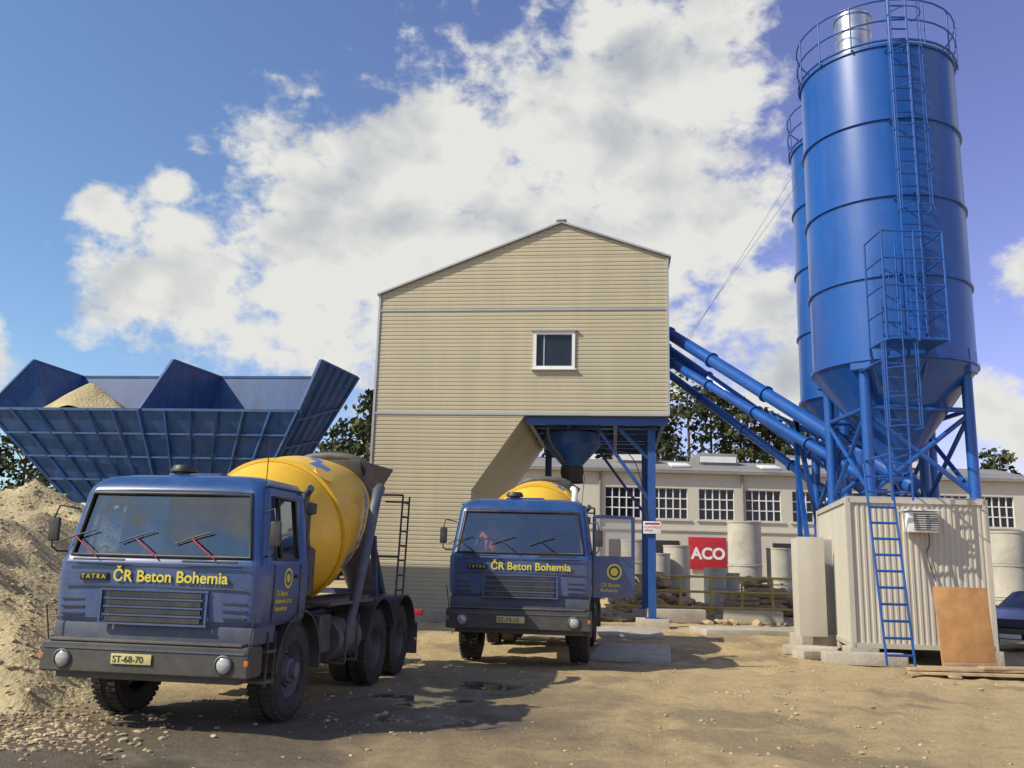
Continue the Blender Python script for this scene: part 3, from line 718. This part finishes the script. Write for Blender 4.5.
fo=Vector((0,-.05,-.02))
for i in range(13):
    t=i/12; lst.append((lerp(P3(fl[0],ZF),P3(fl[2],ZF),t)+fo,lerp(P3(fb[0],ZBt),P3(fb[2],ZBt),t)+fo))
ho=Vector((.06,0,0))
for i in range(6):
    t=(i+.0)/5
    tp=lerp(P3(pk[2],ZK),P3(bk[2],ZK),t); lst.append((tp+ho,lerp(P3(fb[2],ZBt),P3(bb[2],ZBt),t)+ho))
lst.append((P3(fl[2],ZF)+ho,P3(fb[2],ZBt)+ho))
beams('ribs',lst,.05,.07,hopB,H)
lst=[]
for t in (.25,.5,.75):
    lst.append((lerp(P3(fl[0],ZF),P3(fb[0],ZBt),t)+fo,lerp(P3(fl[2],ZF),P3(fb[2],ZBt),t)+fo))
    lst.append((lerp(lerp(P3(fl[2],ZF),P3(pk[2],ZK),.35),P3(fb[2],ZBt),t)+ho,lerp(P3(bk[2],ZK),P3(bb[2],ZBt),t)+ho))
beams('stiffeners',lst,.04,.05,hopB,H)
lst=[(P3(fl[0],ZF),P3(fl[2],ZF)),(P3(bk[0],ZK),P3(bk[2],ZK))]
for k in (0,1,2): lst+=[(P3(fl[k],ZF),P3(pk[k],ZK)),(P3(pk[k],ZK),P3(bk[k],ZK))]
beams('rim',lst,.08,.07,hopB,H)
lst=[]
for x,y in ((-11.6,23.6),(-9,23.4),(-6.5,23.2),(-11.3,24.8),(-8.8,24.6),(-6.3,24.4)): lst.append(((x,y,0),(x,y,3.3)))
lst+=[((-11.6,23.6,3.15),(-6.5,23.2,3.15)),((-11.6,23.6,.8),(-9,23.4,3)),((-6.5,23.2,.8),(-9,23.4,3))]
beams('legs',lst,.16,.16,hopB,H)
box('conveyor',(-8.6,24,2.7),(6.5,.9,.3),hopB,H,.02,-4)
V=[];F=[]
nn=30
for j in range(nn+1):
    for i in range(nn+1):
        fx=i/nn; fy=j/nn
        x=-12.8+3.5*fx; y=23.32+1.9*fy-.1*(x+13)
        r=math.hypot((x+11.7)/2.0,(y-24.3)/1.7)
        z=5.05+1.4*max(0,1-r)+noise.noise(Vector((x*2,y*2,0)))*.08
        V.append((x,y,z))
F=[(j*(nn+1)+i,j*(nn+1)+i+1,(j+1)*(nn+1)+i+1,(j+1)*(nn+1)+i) for j in range(nn) for i in range(nn)]
mobj('sand_fill',V,F,sandm,H,True,ang=180)

# ------------------------------------------------------------------ silos
def silo(cx,cy,ladder=False):
    S_=empty('cement_silo',(cx,cy,0))
    r=1.8; zb,zt=6.4,13.95; n=4
    prof=[(0,3.9),(.22,3.9),(.22,4.1),(.3,4.3)]
    prof+=[(r,zb)]
    for k in range(n):
        z0_=zb+(zt-zb)*k/n; z1_=zb+(zt-zb)*(k+1)/n
        prof+=[(r,z0_+.01),(r+.05,z0_+.02),(r+.05,z0_+.07),(r,z0_+.08),(r,z1_)]
    prof+=[(r+.04,zt),(r+.04,zt+.06),(r,zt+.07),(.4,zt+.45),(0,zt+.47)]
    lathe('silo_body',prof,siloB,S_,None,96,ang=30)
    lst=[];br=[]
    for i,a in enumerate((45,135,225,315)):
        x,y=1.62*math.cos(R(a)),1.62*math.sin(R(a))
        lst.append(((x,y,3.25 if cy<22 else 0),(x,y,zb+.25)))
        x2,y2=1.62*math.cos(R(a+90)),1.62*math.sin(R(a+90))
        br+=[((x,y,3.5),(x2,y2,5.3)),((x2,y2,3.5),(x,y,5.3)),((x,y,5.4),(x2,y2,5.4))]
        if cy>22: br+=[((x,y,.4),(x2,y2,3.0)),((x2,y2,.4),(x,y,3.0)),((x,y,3.2),(x2,y2,3.2))]
    bm=bmesh.new()
    for a,b_ in lst: addcyl(bm,a,b_,.12,None,16)
    bmo('legs',bm,siloB,S_,True,50)
    rods('bracing',br,.055,siloB,S_,10)
    bm=bmesh.new()
    for a in (45,135,225,315):
        addbox(bm,(1.66*math.cos(R(a)),1.66*math.sin(R(a)),zb+.1),(.3,.5,.55),Matrix.Rotation(R(a),4,'Z'))
    bmesh.ops.bevel(bm,geom=bm.edges[:],offset=.03,segments=1,affect='EDGES')
    bmo('leg_brackets',bm,siloB,S_)
    for z_ in (zt+.62,zt+1.15):
        tube('handrail',[((r+.08)*math.cos(a*math.pi/16),(r+.08)*math.sin(a*math.pi/16),z_) for a in range(32)],.022,siloB,S_,True,False)
    tube('toe_rail',[((r+.06)*math.cos(a*math.pi/16),(r+.06)*math.sin(a*math.pi/16),zt+.12) for a in range(32)],.03,siloB,S_,True,False)
    rods('rail_posts',[(((r+.08)*math.cos(a*math.pi/7),(r+.08)*math.sin(a*math.pi/7),zt),((r+.08)*math.cos(a*math.pi/7),(r+.08)*math.sin(a*math.pi/7),zt+1.15)) for a in range(14)],.02,siloB,S_)
    lathe('dust_filter',[(.42,zt+.2),(.42,zt+.9),(.44,zt+.92),(.44,zt+.96),(.42,zt+.98),(.42,zt+1.35),(.46,zt+1.37),(.46,zt+1.42),(.34,zt+1.55),(0,zt+1.6)],galv,S_,Matrix.Translation((-.75,-.6,0)),32)
    cyl('pressure_valve',(.5,.3,zt+.3),(.5,.3,zt+.8),.14,strB,S_)
    tube('fill_pipe',[(1.3,1.5,1.2),(1.3,1.5,13.8),(1.1,1.2,14.6),(.6,.5,14.7),(.3,.2,14.3)],.06,siloB,S_)
    box('slide_valve',(0,0,3.95),(.6,.5,.18),siloB,S_,.02)
    if ladder:
        lx,ly=-.30,-2.05
        lst=[((lx-.2,ly,6.9),(lx-.2,ly,15.5)),((lx+.2,ly,6.9),(lx+.2,ly,15.5))]
        z_=7.0
        while z_<15.1: lst.append(((lx-.2,ly,z_),(lx+.2,ly,z_))); z_+=.3
        for z_ in (8.2,10.1,12,13.8): lst+=[((lx-.2,ly,z_),(lx-.2,-1.75,z_)),((lx+.2,ly,z_),(lx+.2,-1.75,z_))]
        rods('upper_ladder',lst,.022,siloB,S_)
        bm=bmesh.new()
        z_=9.6
        rings=[]
        while z_<15.4:
            pts_=[Vector((lx+.36*math.cos(a),ly-.30+.36*math.sin(a)*1.0,z_)) for a in [R(40-260*k/9) for k in range(10)]]
            for p,q2 in zip(pts_[:-1],pts_[1:]): addcyl(bm,p,q2,.014,None,6)
            rings.append(pts_); z_+=.95
        for k in (1,3,5,7,8): addcyl(bm,rings[0][k],rings[-1][k],.012,None,6)
        bmo('ladder_cage',bm,siloB,S_,True,50)
        bm=bmesh.new()
        X0,X1,Y0,Y1=-1.28,.02,-2.75,-1.85; z0_=6.6
        addbox(bm,((X0+X1)/2,(Y0+Y1)/2,z0_),(X1-X0,Y1-Y0,.05))
        for x in (X0,-.6,X1):
            for y in (Y0,Y1): addcyl(bm,(x,y,z0_-.05),(x,y,z0_+2.35),.024,None,8)
        for z_ in (.6,1.15,1.75,2.35):
            for p,q2 in (((X0,Y0),(X1,Y0)),((X0,Y0),(X0,Y1)),((X1,Y0),(X1,Y1))): addcyl(bm,(*p,z0_+z_),(*q2,z0_+z_),.02,None,8)
        for k in range(6): 
            x=X0+.11*(k+1); addcyl(bm,(x,Y0,z0_),(x,Y0,z0_+2.3),.008,None,5)
        addcyl(bm,(X0,Y1,z0_),(X0+.4,-1.3,z0_-.9),.03,None,8); addcyl(bm,(X1,Y1,z0_),(X1-.1,-1.5,z0_-.9),.03,None,8)
        bmo('ladder_landing',bm,siloB,S_,True,50)
        lst=[]
        mx_=-1.05;my=-2.5
        for s in (-.21,.21): lst.append(((mx_+s,my,3.25),(mx_+s,my+.0,7.5)))
        z_=3.4
        while z_<7.4: lst.append(((mx_-.21,my,z_),(mx_+.21,my,z_))); z_+=.3
        for z_ in (4.2,6.2): lst+=[((mx_-.21,my,z_),(mx_-.21,-1.2,z_)),((mx_+.21,my,z_),(mx_+.21,-1.2,z_))]
        rods('middle_ladder',lst,.024,siloB,S_)
        bm=bmesh.new(); rings=[]
        z_=4.7
        while z_<6.6:
            pts_=[Vector((mx_+.36*math.cos(a),my-.30+.36*math.sin(a),z_)) for a in [R(40-260*k/9) for k in range(10)]]
            for p,q2 in zip(pts_[:-1],pts_[1:]): addcyl(bm,p,q2,.014,None,6)
            rings.append(pts_); z_+=.6
        for k in (1,3,5,7,8): addcyl(bm,rings[0][k],rings[-1][k],.012,None,6)
        bmo('middle_ladder_cage',bm,siloB,S_,True,50)
    return S_
silo(9.05,20.6,True); silo(9.98,24.4)
La=empty('steel_ladder',(7.62,17.75,0))
lst=[]
for s in (-.27,.27): lst.append(((s,0,.05),(s+.0,.62,4.0)))
for k in range(12):
    t=(k+.6)/12.4; lst.append(((-.27,.62*t,.05+3.95*t),(.27,.62*t,.05+3.95*t)))
rods('ladder_frame',lst,.026,siloB,La)
# container
C=empty('control_container',(7.2,19.0,0),-3)
CW,CD,z0_,z1_=2.85,4.7,.32,3.3
def corr(p0,p1,z0_,z1_,nrm_,depth=.018,pitch=.12):
    p0=Vector((*p0,0));p1=Vector((*p1,0)); d=p1-p0; L_=d.length; d.normalize(); nn=Vector((*nrm_,0))
    pts=[];s=0
    while s<L_-.001:
        for ds,o_ in ((0,0),(.045,0),(.06,depth),(.105,depth)):
            if s+ds<L_: pts.append(p0+d*(s+ds)+nn*o_)
        s+=pitch
    pts.append(p1)
    V=[(p.x,p.y,z0_) for p in pts]+[(p.x,p.y,z1_) for p in pts]; n=len(pts)
    return V,[(i,i+1,i+1+n,i+n) for i in range(n-1)]
cor=[(0,0),(CW,0),(CW+.75,CD),(.75,CD)]
for i,(nm,nn_) in enumerate((('front_wall',(0,-1)),('right_wall',(1,0)),('back_wall',(0,1)),('left_wall',(-1,0)))):
    V,F=corr(cor[i],cor[(i+1)%4],z0_,z1_,nn_); mobj(nm,V,F,contM,C)
lst=[]
for i in range(4):
    a,b_=cor[i],cor[(i+1)%4]
    lst+=[((*a,z0_),(*b_,z0_)),((*a,z1_),(*b_,z1_)),((*a,z0_-.06),(*a,z1_+.06))]
beams('frame',lst,.10,.10,contM,C)
sheet('roof',[(*c_,z1_+.05) for c_ in cor],.04,flash,C)
for x,y in ((.2,.2),(2.7,.2),(1,4.3),(3.4,4.3),(.6,2.2)): box('foundation_block',(x,y,.1),(.6,.5,.36),conc,C,.02)
A_=empty('air_conditioner',(8.6,18.70,2.85),-3)
box('housing',(0,0,0),(.62,.32,.42),white,A_,.02)
box('grille',(0.05,-.165,0),(.48,.02,.34),black,A_,.005)
bm=bmesh.new()
for k in range(7): addbox(bm,(.05,-.18,-.14+k*.046),(.46,.008,.012))
bmo('grille_bars',bm,white,A_); box('drip_hood',(0,-.02,.24),(.72,.42,.03),white,A_,.01)
tube('hose',[(.2,.1,-.2),(.22,.1,-.5),(.1,.15,-.6),(.3,.14,-1.2)],.015,black,A_)
E=empty('electrical_cabinet',(7.3,21.6,0),6)
box('cabinet_body',(0,0,1.45),(.85,.5,2.2),contM,E,.02); box('cabinet_front',(0,-.262,1.45),(.77,.02,2.08),flash,E,.006); box('cabinet_door',(-.30,-.55,1.45),(.62,.03,2.25),contM,E,.01,-12)
box('plinth',(0,0,.18),(1.0,.7,.36),conc,E,.02)
pb=empty('plywood_board',(8.62,17.2,0),4)
box('panel',(0,0,.82),(1.05,.03,1.5),wood,pb,.004,Matrix.Rotation(R(-6),4,'X'))
box('batten',(0,-.11,.16),(1.05,.03,.08),plank,pb,.004)
pl=empty('timber_planks',(8.75,16.7,0),0)
for i,(x,y,z_,l,a) in enumerate(((.1,-.2,.06,3.2,-3),(.3,.1,.06,3.0,2),(.0,.3,.06,2.6,-6),(-.1,-.05,.12,2.8,1),(.4,.2,.12,3.1,-2),(.9,.0,.17,2.2,5),(-.7,.15,.03,1.2,80),(1.2,.1,.03,1.2,95),(1.6,.9,.05,2.5,-12),(1.9,1.3,.05,2.2,8))):
    box('plank',(x,y,z_),(l,.18,.045),plank,pl,.006,a)
pb2=empty('concrete_kerb_block'); box('block',(7.2,18.5,.10),(1.6,.4,.24),conc,pb2,.03,-8); box('block_small',(6.6,19.6,.06),(.9,.4,.18),conc,pb2,.03,20); box('block_flat',(6.9,20.7,.05),(1.2,.5,.2),conc,pb2,.03,-30)

def screw(p1,p2,r,nm='screw_conveyor'):
    S_=empty(nm); p1=Vector(p1);p2=Vector(p2)
    cyl('tube',p1,p2,r,siloB,S_,seg=24)
    d=(p2-p1)
    for t in (.02,.25,.5,.75,.98): cyl('flange',p1+d*t,p1+d*(t+.006),r+.05,siloB,S_,seg=24)
    cyl('motor',p2+d.normalized()*.05,p2+d.normalized()*.7,r*.9,strB,S_,seg=20)
    cyl('inlet',p1+d.normalized()*.35+Vector((0,0,-.05)),p1+d.normalized()*.35+Vector((0,0,r+.45)),.16,siloB,S_)
    return S_
screw((9.25,20.3,3.75),(5.15,28.9,9.55),.19)
screw((10.0,24.2,3.8),(5.15,29.6,9.2),.19)
screw((8.6,21.0,3.9),(5.15,28.4,8.4),.13)
screw((9.4,24.9,3.6),(5.3,30.5,8.6),.13)
cv=empty('conveyor_support'); beams('struts',[((7.9,24.3,0),(7.9,24.3,5.9)),((8.9,24.3,0),(7.9,24.3,5.9)),((8.0,23.2,0),(7.9,24.3,4.5)),((7.4,25,6.2),(8.6,23.6,5.2))],.11,.11,siloB,cv)
gw=empty('guy_wires'); rods('wires',[((8.5,23.6,13.9),(5.6,27.6,8.9)),((8.4,23.7,13.2),(5.5,27.7,8.9))],.006,steel,gw,5)

# ------------------------------------------------------------------ industrial hall
Hh=empty('industrial_hall',(0,0,0))
HY=50.; X0,X1=0.,29.5; HZ=7.0
wins=[]
x=5.4
while x<28: wins.append((x,x+2.0)); x+=2.62
z0_,z1_=4.45,6.15
V=[];F=[]
def rect(x0,x1,z0,z1):
    i=len(V); V.extend([(x0,HY,z0),(x1,HY,z0),(x1,HY,z1),(x0,HY,z1)]); F.append((i,i+1,i+2,i+3))
rect(X0,X1,-.2,z0_); rect(X0,X1,z1_,HZ)
p=X0
for a,b_ in wins: rect(p,a,z0_,z1_); p=b_
rect(p,X1,z0_,z1_)
mobj('facade',V,F,plaster,Hh)
bm=bmesh.new(); addbox(bm,((X0+X1)/2,HY+7.2,HZ/2-.1),(X1-X0,.3,HZ)); addbox(bm,(X1-.15,HY+3.6,HZ/2-.1),(.3,7.1,HZ)); addbox(bm,(X0+.15,HY+3.6,HZ/2-.1),(.3,7.1,HZ)); bmo('other_walls',bm,plaster,Hh)
bm=bmesh.new()
bmw=bmesh.new(); bmr=bmesh.new()
for a,b_ in wins:
    m_=(a+b_)/2
    addbox(bm,(m_,HY+.22,(z0_+z1_)/2),(b_-a,.02,z1_-z0_))
    for k in range(6): addbox(bmw,(a+(b_-a)*k/5,HY+.14,(z0_+z1_)/2),(.06,.06,z1_-z0_))
    for k in range(4): addbox(bmw,(m_,HY+.145,z0_+(z1_-z0_)*k/3),(b_-a,.05,.06))
    for xx in (a,b_): addbox(bmr,(xx+(.005 if xx==a else -.005),HY+.12,(z0_+z1_)/2),(.02,.24,z1_-z0_))
    addbox(bmr,(m_,HY-.03,z0_-.06),(b_-a+.3,.14,.1))
bmo('window_panes',bm,darkglass,Hh); bmo('window_bars',bmw,white,Hh); bmo('window_reveals',bmr,plaster,Hh)
box('cornice',((X0+X1)/2,HY-.12,HZ+.06),(X1-X0+.4,.5,.16),roofM,Hh)
box('belt_course',((X0+X1)/2,HY-.04,3.85),(X1-X0,.1,.12),plaster,Hh)
V=[(X0-.2,HY-.35,HZ+.15),(X1+.2,HY-.35,HZ+.15),(X1+.2,HY+4,HZ+1.15),(X0-.2,HY+4,HZ+1.15),(X1+.2,HY+8,HZ+.15),(X0-.2,HY+8,HZ+.15)]
mobj('roof',V,[(0,1,2,3),(3,2,4,5)],roofM,Hh)
for xm in (7.5,12.3,17.6,23.4):
    box('roof_monitor',(xm,HY+3.6,HZ+1.1),(2.3,2.6,.75),roofM,Hh,.03); box('monitor_wall',(xm,HY+2.25,HZ+1.1),(2.1,.1,.35),white,Hh)
for xm in (9.8,15,20.6): box('roof_skylight',(xm,HY+1.3,HZ+.62),(1.1,1.2,.12),white,Hh,.02,Matrix.Rotation(R(13),4,'X'))
for xm in (5.1,13.1,20.95): cyl('downpipe',(xm,HY-.08,0),(xm,HY-.08,HZ),.06,roofM,Hh)
box('lower_door',(18.8,HY-.02,1.5),(3,.06,3.2),flash,Hh)
for a in (5.5,8,14.6): box('lower_window',(a+.8,HY-.01,2.7),(1.4,.06,1.1),darkglass,Hh)
sgn_=empty('advertising_sign',(11.05,HY-.12,2.6)); box('board',(0,0,0),(2.1,.05,1.75),redp,sgn_,.01)
text('sign_lettering','ACO',.85,Matrix.Translation((-.9,-.03,-.3))@RX90,white,sgn_,.01,bold=.03)

def ring(name,x,y,z,r,h,parent,mat=conc):
    lathe(name,[(r*.8,z),(r,z),(r,z+h-.08),(r*1.04,z+h-.07),(r*1.04,z+h),(r*.8,z+h),(r*.8,z)],mat,parent,Matrix.Translation((x,y,0)),32,ang=40)
pconc=M('pale_concrete',(.48,.45,.37),.9,0,.2,1.2,bump=.2,bscale=12)
stk=[(11.3,43,.78,2.0,2),(8.05,43,.62,1.4,2),(12.95,43,.6,1.4,2),(9.3,40.5,.5,.9,2),(10.0,40.8,.45,.8,2),(11.7,39.5,.6,.95,1),(14.6,44,.7,1.2,2),(7.0,42,.55,1.2,2),(15.8,43,.7,1.3,2),(13.0,40,.55,1.0,1),(6.0,43,.6,1.0,3)]
for x,y,r,h,n in stk:
    e_=empty('concrete_pipe_stack'); 
    for k in range(n): ring('pipe',x,y,k*(h+.02),r,h,e_,pconc)
for x,y,r,h,n in ((16.9,30.5,.58,1.08,3),(18.6,31.5,.58,1.05,2),(21.5,38.5,.75,1.3,2),(20.1,34.5,.9,1.0,2)):
    e_=empty('concrete_ring_stack')
    for k in range(n): ring('ring',x,y,k*(h+.02),r,h,e_,pconc)
fn=empty('yellow_fence')
lst=[]
for k in range(9):
    x=4.3+k*1.2; lst.append(((x,35+.05*k,0),(x,35+.05*k,1.5)))
for z_ in (.3,.9,1.47): lst.append(((4.3,35,z_),(13.9,35.4,z_)))
rods('rails',lst,.045,fenceY,fn)
rub=M('rubble_stone',(.46,.30,.16),.95,0,.5,.8)
pts=[]
for i in range(1100):
    x=random.uniform(4.5,14.5);y=random.uniform(36,39.5); s=random.uniform(.08,.38); pts.append((x,y,random.random()*1.45*math.exp(-((y-38)/1.2)**2)*(.6+.5*math.sin(x*1.3)),s))
rocks('rubble_heap',pts,rub)
pts=[]
for i in range(260):
    x=random.uniform(3.,9.5);y=random.uniform(30.5,34.5); s=random.uniform(.04,.2); pts.append((x,y,.02,s))
rocks('rubble_scatter',pts,stone)
for x,y,s,a in ((10.6,37,1.1,0),(13.1,36.6,1.1,12),(12.0,36.2,.9,-15),(9.4,36.4,.9,20)):
    cr_=empty('wooden_crate',(x,y,0),a)
    for k in range(5): box('slat',(0,-.5*s,.12+k*.2*s),(1.1*s,.03,.14*s),plank,cr_,.005)
    for k in range(5): box('slat_side',(-.565*s,0,.12+k*.2*s),(.03,1.*s,.14*s),plank,cr_,.005)
    box('lid',(0,0,.1+1.0*s),(1.2*s,1.05*s,.03),plank,cr_)
slab=empty('concrete_slab'); box('slab_a',(2.75,19.8,-.01),(1.6,3.2,.12),conc,slab,.03,-10); box('slab_b',(7.0,26.5,.03),(3.0,1.6,.2),conc,slab,.03,6)
box('slab_c',(2.6,25.5,.0),(3.4,3.5,.12),conc,slab,.03,-6)
ba=empty('concrete_barrier'); box('barrier_a',(5.7,30.8,.2),(2.0,.5,.45),conc,ba,.05,4); box('barrier_b',(8.4,31.2,.2),(2.0,.5,.45),conc,ba,.05,-5)

# ------------------------------------------------------------------ parked car (right edge)
Cr=empty('parked_car',(13.75,23.4,0),-50)
secs=[(-2.1,.45,.62,.62,.70),(-2.0,.3,.78,.78,.82),(-1.2,.25,.95,.95,.86),(-.75,.25,1.0,1.02,.86),(-.1,.25,1.02,1.42,.86),(.9,.25,1.03,1.47,.86),(1.6,.25,1.0,1.35,.85),(2.0,.3,.95,1.0,.82),(2.1,.45,.7,.72,.74)]
V=[];F=[]
for (y,zb_,zs,zt_,hw) in secs:
    tw=hw*.74 if zt_-zs>.1 else hw*.9
    P_=[(-hw*.9,zb_),(-hw,zb_+.15),(-hw,zs-.08),(-hw*.96,zs),(-tw,zt_-.03),(-tw*.8,zt_),(tw*.8,zt_),(tw,zt_-.03),(hw*.96,zs),(hw,zs-.08),(hw,zb_+.15),(hw*.9,zb_)]
    V+=[(a,y,b_) for a,b_ in P_]
n=12
mi=[]
for i in range(len(secs)-1):
    for k in range(n):
        F.append((i*n+k,(i+1)*n+k,(i+1)*n+(k+1)%n,i*n+(k+1)%n))
        glassy=(k in (3,7) and 3<=i<=6) or (k in (4,5,6) and i in (3,6))
        mi.append(1 if glassy else 0)
F+= [tuple(range(n)),tuple(reversed(range((len(secs)-1)*n,len(secs)*n)))]; mi+=[0,0]
o=mobj('body',V,F,[carp,darkglass],Cr,True,mi,30)
for s in (-1,1):
    for y in (-1.3,1.3):
        mt=Matrix.Translation((s*.78,y,.31))@Matrix.Rotation(R(90*s),4,'Y')
        lathe('tyre',[(.2,-.1),(.29,-.1),(.31,-.05),(.31,.08),(.29,.11),(.2,.11)],rubber,Cr,mt,28); lathe('hubcap',[(.21,.1),(.18,.12),(.05,.1),(0,.11)],galv,Cr,mt,20)
    box('headlight',(s*.58,-2.07,.62),(.3,.08,.14),lamp,Cr,.03); box('mirror',(s*.95,-.55,1.0),(.16,.1,.12),carp,Cr,.03)
box('grille',(0,-2.12,.5),(.8,.03,.12),black,Cr,.01); box('plate',(0,-2.13,.38),(.5,.02,.1),white,Cr)

# ------------------------------------------------------------------ trees
def crown(V,F,MI,cx,cy,base,h,rad,n,leaf,kind):
    for c_ in range(n):
        t=random.random()**.8
        if kind=='pine': rr=rad*(1-.75*t)*random.uniform(.3,1.05)
        else: rr=rad*math.sqrt(max(.05,1-(2*t-1)**2))*random.uniform(.3,1.05)
        a=random.uniform(0,6.283)
        c0=np.array([cx+rr*math.cos(a),cy+rr*math.sin(a),base+h*t])
        cr2=rad*random.uniform(.16,.34); k=random.randint(20,34)
        P_=c0+rng.normal(0,1,(k,3))*np.array([cr2,cr2,cr2*.55])*.6
        mi=1 if (random.random()<.38) else 0
        for p in P_:
            d1=rng.normal(0,1,3); d1/=np.linalg.norm(d1); d2=np.cross(d1,rng.normal(0,1,3)); d2/=np.linalg.norm(d2)+1e-9
            s=leaf*random.uniform(.6,1.4); i=len(V)
            V.extend([tuple(p-d1*s),tuple(p+d2*s*.6),tuple(p+d1*s),tuple(p-d2*s*.6)]); F.append((i,i+1,i+2,i+3)); MI.append(mi)
def forest(name,lst):
    V=[];F=[];MI=[]
    bm=bmesh.new()
    for (x,y,h,rad,kind) in lst:
        b0=h*.3 if kind=='pine' else h*.15
        crown(V,F,MI,x,y,b0,h-b0,rad,54,.27,kind)
        addcyl(bm,(x,y,-.2),(x+random.uniform(-.3,.3),y,h*.9),.28,.06,8)
        for k in range(5):
            a=random.uniform(0,6.28); z_=h*random.uniform(.35,.75); addcyl(bm,(x,y,z_),(x+rad*.7*math.cos(a),y+rad*.7*math.sin(a),z_+rad*.35),.09,.03,6)
    T_=empty(name); mobj('crowns',V,F,[leafD,leafL],T_,False,MI); bmo('trunks',bm,bark,T_)
lst=[]
for i in range(17): x=-62+i*3.1+random.uniform(-1,1); lst.append((x,74+random.uniform(-4,6),random.uniform(10.5,13.5),random.uniform(2.4,3.2),random.choice(['pine','leafy'])))
for x,y,h in ((-12,76,16),(-9.5,79,17.5),(-15,80,14.5),(-7,77,16),(-3,80,15),(1,78,14),(5,80,15),(9,79,16)): lst.append((x,y,h,2.8,random.choice(['pine','leafy'])))
for x,y,h in ((11.5,78,16.5),(13.5,80,18.5),(15.8,77,19),(18,79,18.2),(20.3,77,16.5),(22.8,78,16.2),(25.2,77,15),(27.5,79,14),(30,78,13.3),(33,80,12.8),(36,79,12.5)): lst.append((x,y,h,random.uniform(2.6,3.4),'pine' if x in(13.5,22.8) else 'leafy'))
for i in range(10): x=39+i*2.6; lst.append((x,72+random.uniform(-3,5),random.uniform(10,12.5),2.9,'leafy'))
forest('distant_trees',lst)
V=[];F=[];MI=[]
for i in range(60):
    x=-70+i*2.3
    crown(V,F,MI,x,84+random.uniform(-2,2),0,5.5,2.4,14,.5,'leafy')
mobj('hedge_line',V,F,[leafD,leafL],None,False,MI)
